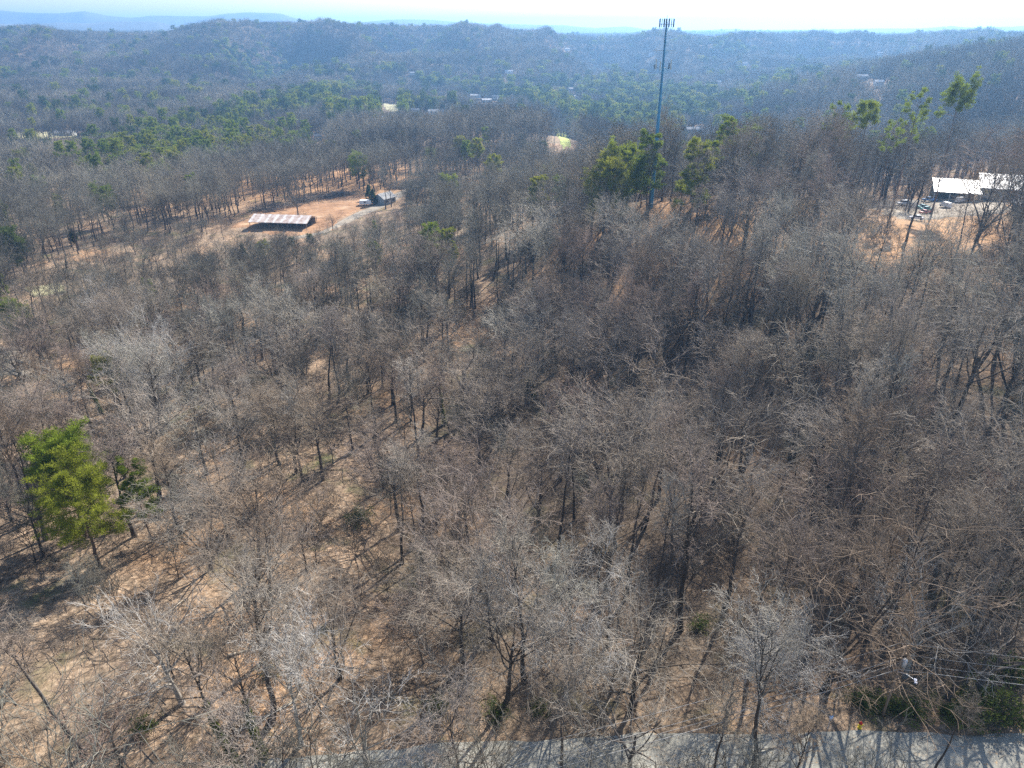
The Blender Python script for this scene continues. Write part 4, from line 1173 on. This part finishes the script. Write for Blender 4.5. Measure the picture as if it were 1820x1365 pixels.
# metal-roofed building on the ridge
x, y, z = at(1701, 362, 0)
wb = tag(empty('metal_roofed_building', (x + 2.5, y + 7, z + .3), rad(-22)), 'large grey-green building with bright white metal roofs behind the parked cars', 'building')
MB().prism([(-5, 3.3), (7.5, 6.6), (7.5, 6.8), (-5, 3.5)], -8.5, 8.5, 'x').build('carport_roof', WHITEROOF, wb)
for px_ in (-8, -2.5, 3, 8.2): MB().rod((px_, -4.6, -.3), (px_, -4.6, 3.0), .12).build('carport_post', WHITE, wb)
MB().box((0, 7.0, 2.6), (16.4, .3, 6.4)).build('carport_wall', GREENWALL, wb)
MB().box((28.6, 7, 1.2), (37, 9, 7.8)).build('wall', GREENWALL, wb)
MB().prism([(.4, 4.9), (12.5, 8.8), (12.5, 9.05), (.4, 5.15)], 8.56, 48, 'x').build('roof', WHITEROOF, wb)
for i, wx in enumerate((11, 14.5, 19, 24, 29)):
    MB().box((wx, 2.44, 3.6), (1.5, .1, 1.2)).build('window', YELLOWP if i == 0 else GLASS, wb)
MB().box((16.7, 2.44, 1.1), (1.1, .1, 2.2)).build('door', WHITE, wb)
x, y, z = at(1812, 378, 0)
gabled('dark_shed', (x + 2, y, z), rad(80), 8, 6, 3.0, 4.6, DARKWALL, GREYROOF, 'dark blue-green shed at the right edge below the white metal roof', 'shed', 3)

# ------------------------------------------------------------------ vehicles on the pad
def paint(name, c): 
    m = plain(name, c, .3, .04); m.node_tree.nodes['Principled BSDF'].inputs['Coat Weight'].default_value = .5; return m
P_WH, P_BL, P_TE, P_RD, P_BK = paint('white_car_paint', (.78, .78, .80)), paint('blue_car_paint', (.05, .22, .55)), paint('teal_car_paint', (.03, .28, .28)), paint('red_car_paint', (.5, .03, .02)), paint('black_car_paint', (.03, .035, .045))
SHAPES = dict(
 sedan=([(-2.2, .35), (2.2, .35), (2.25, .75), (1.2, .92), (.65, .95), (-1.5, .98), (-2.2, .9)], [(-1.6, .96), (.95, .93), (.25, 1.42), (-.95, 1.44)]),
 pickup=([(-2.7, .5), (2.6, .5), (2.65, 1.0), (1.3, 1.15), (-.6, 1.18), (-.6, 1.15), (-2.7, 1.15)], [(-.65, 1.14), (1.35, 1.12), (.75, 1.78), (-.5, 1.8)]),
 van=([(-2.5, .4), (2.5, .4), (2.55, 1.0), (1.75, 1.2), (1.3, 1.25), (-2.5, 1.25)], [(-2.5, 1.24), (1.75, 1.2), (1.0, 2.1), (-2.45, 2.15)]),
 suv=([(-2.3, .45), (2.3, .45), (2.35, .95), (1.3, 1.1), (-2.3, 1.1)], [(-2.3, 1.09), (1.35, 1.08), (.7, 1.72), (-2.1, 1.75)]))
def vehicle(kind, px, py, rz, m, label, cat):
    x, y, z = at(px, py, 0)
    t = tag(empty('parked_' + kind, (x, y, z + .45), rz), label, cat, 'vehicles parked on the gravel')
    b, g = SHAPES[kind]
    MB().prism(b, -.9, .9, 'y').bevel(.05).build('body', m, t)
    cab = MB().prism(g, -.76, .76, 'y').build('cabin', GLASS if kind != 'van' else m, t)
    MB().prism([(g[3][0] + .05, g[3][1]), (g[2][0] - .05, g[2][1]), (g[2][0] - .1, g[2][1] + .05), (g[3][0] + .1, g[3][1] + .05)], -.7, .7, 'y').build('roof', m, t)
    w = b[0][1] - .02
    for wx in (b[0][0] * .62, b[1][0] * .62):
        for wy in (-.93, .71): MB().rod((wx, wy, w), (wx, wy + .22, w), .36, n=12).build('wheel', RUBBER, t)
    for wy in (-.6, .6): MB().box((b[2][0] - .02, wy, b[2][1] - .12), (.08, .3, .14)).build('headlight', GALV, t)
vehicle('suv', 1604, 366, rad(200), P_WH, 'white car farthest left of the parked vehicles', 'car')
vehicle('pickup', 1650, 360, rad(165), P_BL, 'blue pickup parked behind the teal and red cars', 'pickup')
vehicle('sedan', 1640, 372, rad(10), P_TE, 'dark teal car parked just in front of the blue pickup', 'car')
vehicle('sedan', 1646, 376, rad(5), P_TE, 'second teal car beside the red car', 'car')
vehicle('sedan', 1643, 382, rad(20), P_RD, 'red car in front of the teal cars', 'car')
vehicle('van', 1679, 371, rad(95), P_WH, 'white van parked end-on by the white-roofed carport', 'van')
vehicle('sedan', 1628, 392, rad(150), P_WH, 'white car nearest the wood, left of the red car', 'car')
vehicle('van', 1706, 362, rad(30), P_WH, 'white van under the left end of the metal roof', 'van')
vehicle('suv', 48, 655, rad(40), P_BK, 'dark car parked on the pale drive at the left edge', 'car')

# ------------------------------------------------------------------ houses in the valley and on the hills
house(115, 241, rad(-4), 24, 9, WHITE, GREYROOF, 'long low white house with pale roof in the clearing at far left', E=3, R=5.4)
house(148, 242, rad(30), 10, 8, BRICKW, BROWNROOF, 'small red-brown house right of the long white house', E=3, R=5)
for px_, py_, a, L, D, w, rf, lab in FARH:
    house(px_, py_, rad(a), L * .62, D * .62, w, PALEROOF if rf is WHITEROOF else rf, lab, E=3.0, R=5, h=6 if py_ < 240 else 3)

# ------------------------------------------------------------------ mobile mast
mx, my, mz = 48.5, 250.0, float(ground(48.5, 250))
mast = tag(empty('mobile_mast', (mx, my, mz)), 'tall slim blue-grey steel mast with antennas rising from the ridge above the skyline', 'mast')
top = CAMZ + 2.6 - mz
MB().line([(0, 0, -1), (0, 0, top * .35), (0, 0, top * .7), (0, 0, top)], [.78, .62, .42, .28], 12).build('pole', STEEL, mast, True)
def ring(z, r):
    m = MB()
    for a in range(3):
        p, q = [(r * math.cos(t), r * math.sin(t), z) for t in (a * 2.0944 + .3, (a + 1) * 2.0944 + .3)]
        m.rod(p, q, .07, n=6); m.rod((0, 0, z), tuple((np.array(p) + q) / 2), .07, n=6)
    return m.build('mounting_frame', STEEL, mast)
ring(top - .7, 2.5)
for a in range(3):
    p, q = [np.array([2.5 * math.cos(t), 2.5 * math.sin(t), top - .7]) for t in (a * 2.0944 + .3, (a + 1) * 2.0944 + .3)]
    for t in (.04, .36, .66, .96):
        c = p + (q - p) * t
        MB().rod(tuple(c + [0, 0, -1.2]), tuple(c + [0, 0, 1.7]), .05, n=6).box(tuple(c * [1.06, 1.06, 1] + [0, 0, .35]), (.32, .2, 2.3), math.atan2(c[1], c[0]) + 1.57).build('panel_antenna', DARKSTEEL, mast)
MB().rod((0, 0, top - .2), (0, 0, top + 1.9), .04, n=6).build('lightning_rod', STEEL, mast)
z2 = top - 8.2
MB().rod((-3.6, 0, z2), (3.6, .3, z2), .07, n=6).rod((-3.6, 0, z2), (0, 1.5, z2), .04, n=6).rod((3.6, .3, z2), (0, 1.5, z2), .04, n=6).build('cross_arm', LIGHTSTEEL, mast)
MB().rod((-1.8, 0, z2 + 4.2), (1.5, 0, z2 + 4.2), .05, n=6).build('cross_arm', STEEL, mast)
z3 = top - 13.2
MB().rod((-2.6, 0, z3), (2.4, 0, z3), .08, n=6).rod((0, 0, z3), (1.2, 1.8, z3), .07, n=6).build('cross_arm', DARKSTEEL, mast)
for cx, m_, h in ((-2.3, LIGHTSTEEL, 3.2), (-.9, LIGHTSTEEL, 2.6), (2.5, LIGHTSTEEL, 3.0), (1.9, DARKSTEEL, 1.8), (-2.8, DARKSTEEL, 1.1)):
    MB().box((cx, -.15, z3 + h * .3), (.36, .22, h)).rod((cx, 0, z3 - .8), (cx, 0, z3 + h * .8), .05, n=6).build('panel_antenna', m_, mast)
MB().rod((0, -.5, top - 22), (.9, -.8, top - 22), .05, n=6).rod((.9, -.9, top - 22), (.9, -1.2, top - 22), .45, .5, 14).build('dish_antenna', LIGHTSTEEL, mast)
MB().rod((-.5, -.65, 1), (-.22, -.3, top - 1), .05, n=5).build('cable_run', DARKSTEEL, mast)

# ------------------------------------------------------------------ roadside things
def seg(a, b, sag, n=14):
    a, b = np.array(a, float), np.array(b, float)
    return [tuple(a + (b - a) * t - np.array([0, 0, sag * 4 * t * (1 - t)])) for t in np.linspace(0, 1, n)]
ux, uy, uz = 44.6, 58.9, float(ground(44.6, 58.9))
up = tag(empty('utility_pole', (ux, uy, uz)), 'brown wooden utility pole with a transformer and street lamp behind the hydrant', 'utility pole')
MB().rod((0, 0, -.5), (0, 0, 11.5), .17, .11, 10).build('pole', POLEW, up, True)
t_ = MB().rod((.38, -.1, 8.4), (.38, -.1, 9.5), .27, n=12).build('transformer', GALV, up, True)
MB().rod((.38, -.1, 9.5), (.38, -.1, 9.75), .05, n=6).build('bushing', WHITE, t_)
la = MB().line([(0, -.1, 7.6), (.5, -.8, 8.0), (.9, -1.6, 8.1)], .05, 6).build('lamp_arm', GALV, up)
MB().box((1.0, -1.85, 8.08), (.3, .65, .16), rad(-24)).build('lamp_head', plain('lamp_housing', (.35, .4, .55), .4), la)
MB().box((0, 0, 10.9), (2.2, .12, .14), rad(80)).build('crossarm', POLEW, up)
for k, dy in enumerate((-.9, .9)): MB().rod((.17 * dy, dy, 10.95), (.17 * dy, dy, 11.2), .06, n=6).build('insulator', WHITE, up)
A_, B_ = (-10, 44), (95, 50)
za, zb = float(ground(*A_)), float(ground(*B_))
for k, (h0, dy, what) in enumerate(((11.1, -.9, 'upper roadside wire nearest the road'), (11.1, .9, 'upper roadside wire farther from the road'), (8.9, 0, 'middle roadside wire just below the transformer'), (7.9, 0, 'lowest thick roadside wire on the utility pole'))):
    P = seg((A_[0], A_[1] + dy, za + h0 - .6), (ux, uy + dy, uz + h0), .7)[:-1] + seg((ux, uy + dy, uz + h0), (B_[0], B_[1] + dy, zb + h0), .7)
    tag(MB().line(P, .022 if k < 3 else .035).build('overhead_wire', WIRE), what, 'wire', 'wires along the road')
for (qx, qy), lab in ((A_, 'utility pole left of the road bend, outside the bare limbs'), (B_, 'utility pole past the right edge beside the road')):
    pass
hx, hy, hz = at(1534, 1307, 0)
hy = max(hy, road_far(hx) + .5); hz = float(ground(hx, hy))
hyd = tag(empty('fire_hydrant', (hx, hy, hz), 0, (0, 0), 1.25), 'small yellow fire hydrant with red cap on the road verge', 'fire hydrant')
YEL = plain('yellow_enamel', (.72, .55, .04), .4); RED = plain('red_enamel', (.6, .04, .03), .4)
MB().rod((0, 0, -.1), (0, 0, .62), .13, .12, 12).rod((0, 0, .0), (0, 0, .06), .19, n=12).build('barrel', YEL, hyd, True)
MB().rod((0, 0, .6), (0, 0, .7), .16, .15, 12).rod((0, 0, .7), (0, 0, .84), .14, .05, 12).rod((0, 0, .84), (0, 0, .9), .04, n=6).build('cap', RED, hyd, True)
for a, b in (((-.26, 0, .42), (.26, 0, .42)), ((0, 0, .36), (0, -.24, .36))): MB().rod(a, b, .07, n=10).build('outlet', YEL, hyd, True)
sx_, sy_, sz_ = at(1483, 1322, 0)
sy_ = max(sy_, road_far(sx_) + .35); sz_ = float(ground(sx_, sy_))
sg = tag(empty('marker_post', (sx_, sy_, sz_)), 'thin grey post with a small light blue plate left of the hydrant', 'sign post')
MB().rod((0, 0, -.3), (0, 0, 2.3), .04, n=6).build('post', GALV, sg)
MB().box((0, -.05, 2.1), (.45, .04, .5)).build('plate', plain('light_blue_plate', (.35, .55, .85), .5), sg)
# laurels and privet by the road at right
LM = []
for k in range(3):
    rg = np.random.default_rng(300 + k)
    C = rg.normal(size=(60, 3)) * [1.0, 1.0, .6] + [0, 0, 1.1]; C[:, 2] = np.maximum(C[:, 2], .2)
    V, t = blades(C, 20, .55, .24, .07, rg, .1, .9)
    st = np.stack([np.zeros((60, 3)), C], 1)
    LM.append((np_mesh('shrub_stems', chunked([tubes(st, np.tile([.03, .01], (60, 1)), 3)], 0), [BARK]), np_mesh('shrub_leaves', [(V, None, t, 0)], [BROADLEAF], False)))
SHR = [(1530, 1240, 1.0, 'dark leafy shrub left of the utility pole foot'), (1560, 1248, .8, 'low leafy shrub between two larger ones by the utility pole'), (1618, 1262, 1.1, 'glossy pale-topped shrub right of the utility pole'), (1595, 1250, .7, 'small leafy shrub directly behind the utility pole'),
       (1700, 1270, 1.0, 'leafy shrub under the leaning limbs at lower right'), (1740, 1240, 1.3, 'large dark leafy shrub under the big leaning tree'), (1790, 1200, 1.5, 'tall dark leafy shrub at the right edge above the road'), (1800, 1290, 1.4, 'dense dark leafy shrub in the bottom right bank'),
       (1770, 1320, 1.3, 'lowest dark leafy shrub on the bottom right bank'), (1790, 1060, 1.4, 'yellow-green leafy shrub high at the right edge'), (1800, 900, 1.6, 'very dark shrub at the right edge below the domed tree'), (880, 1260, .9, 'green shrub beside dark trunks above the road, middle'),
       (960, 1255, .7, 'low green shrub right of the dark trunks above the road'), (780, 1255, .9, 'ivy-green shrub left of the dark trunks above the road'), (480, 1190, .8, 'green shrub on the bottom left slope'), (250, 1290, .9, 'dark green shrub low in the bottom left corner'),
       (1000, 720, 1.0, 'dark leafy shrub beside the tiny cedar in the hollow'), (1245, 1110, .9, 'mossy green shrub right of the tall straight trunk'), (640, 920, 1.3, 'dark evergreen shrub in the shade left of the middle')]
for k, (px_, py_, s, lab) in enumerate(SHR):
    x, y, z = at(px_, py_, 1)
    if y < road_far(x) + 1.8: y = road_far(x) + 1.8; z = float(ground(x, y))
    t = tag(empty('leafy_shrub', (x, y, z - .1), k * 1.3, (0, 0), s * 1.0), lab, 'shrub', 'leafy evergreen shrubs')
    link_mesh('stems', LM[k % 3][0], t); link_mesh('leaves', LM[k % 3][1], t)

# fallen logs
LOGM = plain('dead_wood', (.42, .36, .28), .9, .3, 2)
for px_, py_, L, r_, a, lab in ((465, 1150, 9, .2, 25, 'long pale fallen log on the leafy slope at lower left'), (478, 1272, 7, .2, 38, 'fallen log near the road right of the ivy trunks'), (1750, 470, 8, .12, 50, 'thin pale fallen stem on the slope below the metal-roofed building'),
                            (300, 1090, 6, .18, 70, 'short fallen log in the tree shadows at lower left'), (760, 700, 9, .2, 15, 'fallen trunk at the edge of the hollow, middle left'), (1300, 900, 8, .25, 120, 'dark fallen trunk among the shaded trunks')):
    x, y, z = at(px_, py_, 0)
    d = np.array([math.cos(rad(a)), math.sin(rad(a))])
    P = [(q * d[0], q * d[1], float(ground(x + q * d[0], y + q * d[1])) - z + r_ * .8 + .1 * math.sin(q)) for q in np.linspace(-L / 2, L / 2, 8)]
    o = MB().line(P, list(np.linspace(r_, r_ * .45, 8)), 8).build('fallen_log', LOGM, None, True)
    o.location = (x, y, z); tag(o, lab, 'log', 'fallen logs on the leaf litter')
# heaps of cleared brush round the dirt lot
for k, (px_, py_, w, lab) in enumerate(((475, 374, 7, 'grey brush heap at the back left corner of the dirt lot'), (500, 368, 6, 'brush heap right of the corner heap on the dirt lot'), (545, 358, 8, 'long dark heap of cut timber behind the barn'), (575, 352, 7, 'cut timber heap at the back of the dirt lot'),
                                        (600, 347, 6, 'brush heap behind the middle of the dirt lot'), (735, 328, 6, 'brush heap beside the gravel track'), (760, 331, 5, 'small brush heap on the gravel track verge'), (710, 335, 6, 'brush heap behind the grey shed'))):
    x, y, z = at(px_, py_, 0); rg = np.random.default_rng(400 + k)
    n = 130
    C = rg.normal(size=(n, 3)) * [w * .4, w * .22, .35] + [0, 0, .8]; d = norm(rg.normal(size=(n, 3)) * [1, .6, .18]) * rg.uniform(1, 3.2, (n, 1))
    P = np.stack([C - d, C + rg.normal(size=(n, 3)) * .15, C + d], 1); P[:, :, 2] = np.maximum(P[:, :, 2], .05)
    me = np_mesh('brush_heap', chunked([tubes(P * 1.45, rg.uniform(.07, .2, (n, 1)) * np.array([1, .8, .4]), 4)], 0), [WOOD])
    o = link_mesh('brush_heap', me); o.location = (x, y, z); tag(o, lab, 'brush heap', 'heaps of cleared brush')
# distant power line over the valley wood
pA, pB = at(300, 372, 0), at(985, 262, 6)
def far_pole(p, lab, H=17):
    t = tag(empty('power_pole', (p[0], p[1], p[2])), lab, 'power pole', 'poles of the valley power line')
    MB().rod((0, 0, -1), (0, 0, H), .22, .14, 8).build('pole', plain('grey_pole', (.5, .48, .46), .8), t)
    MB().box((0, 0, H - .6), (2.6, .15, .18), rad(-50)).build('crossarm', WOOD, t)
far_pole(pA, 'grey power pole with crossarm in the wood left of the barn', 21)
far_pole(pB, 'grey power pole at the far end of the valley line near the yellow field', 17)
pM = np.array([(pA[0] + pB[0]) / 2, (pA[1] + pB[1]) / 2]); zM = float(ground(*pM))
for dz, lab in ((0, 'pale power wire crossing the valley wood behind the dirt lot, upper one'), (-1.3, 'pale power wire crossing the valley wood behind the dirt lot, lower one')):
    tag(MB().line(seg((pA[0], pA[1], pA[2] + 20.6 + dz), (pB[0], pB[1], pB[2] + 16.6 + dz), 4 if dz == 0 else 5, 30), .07).build('power_wire', plain('bright_wire', (.6, .6, .6), .4)), lab, 'wire', 'wires of the valley power line')
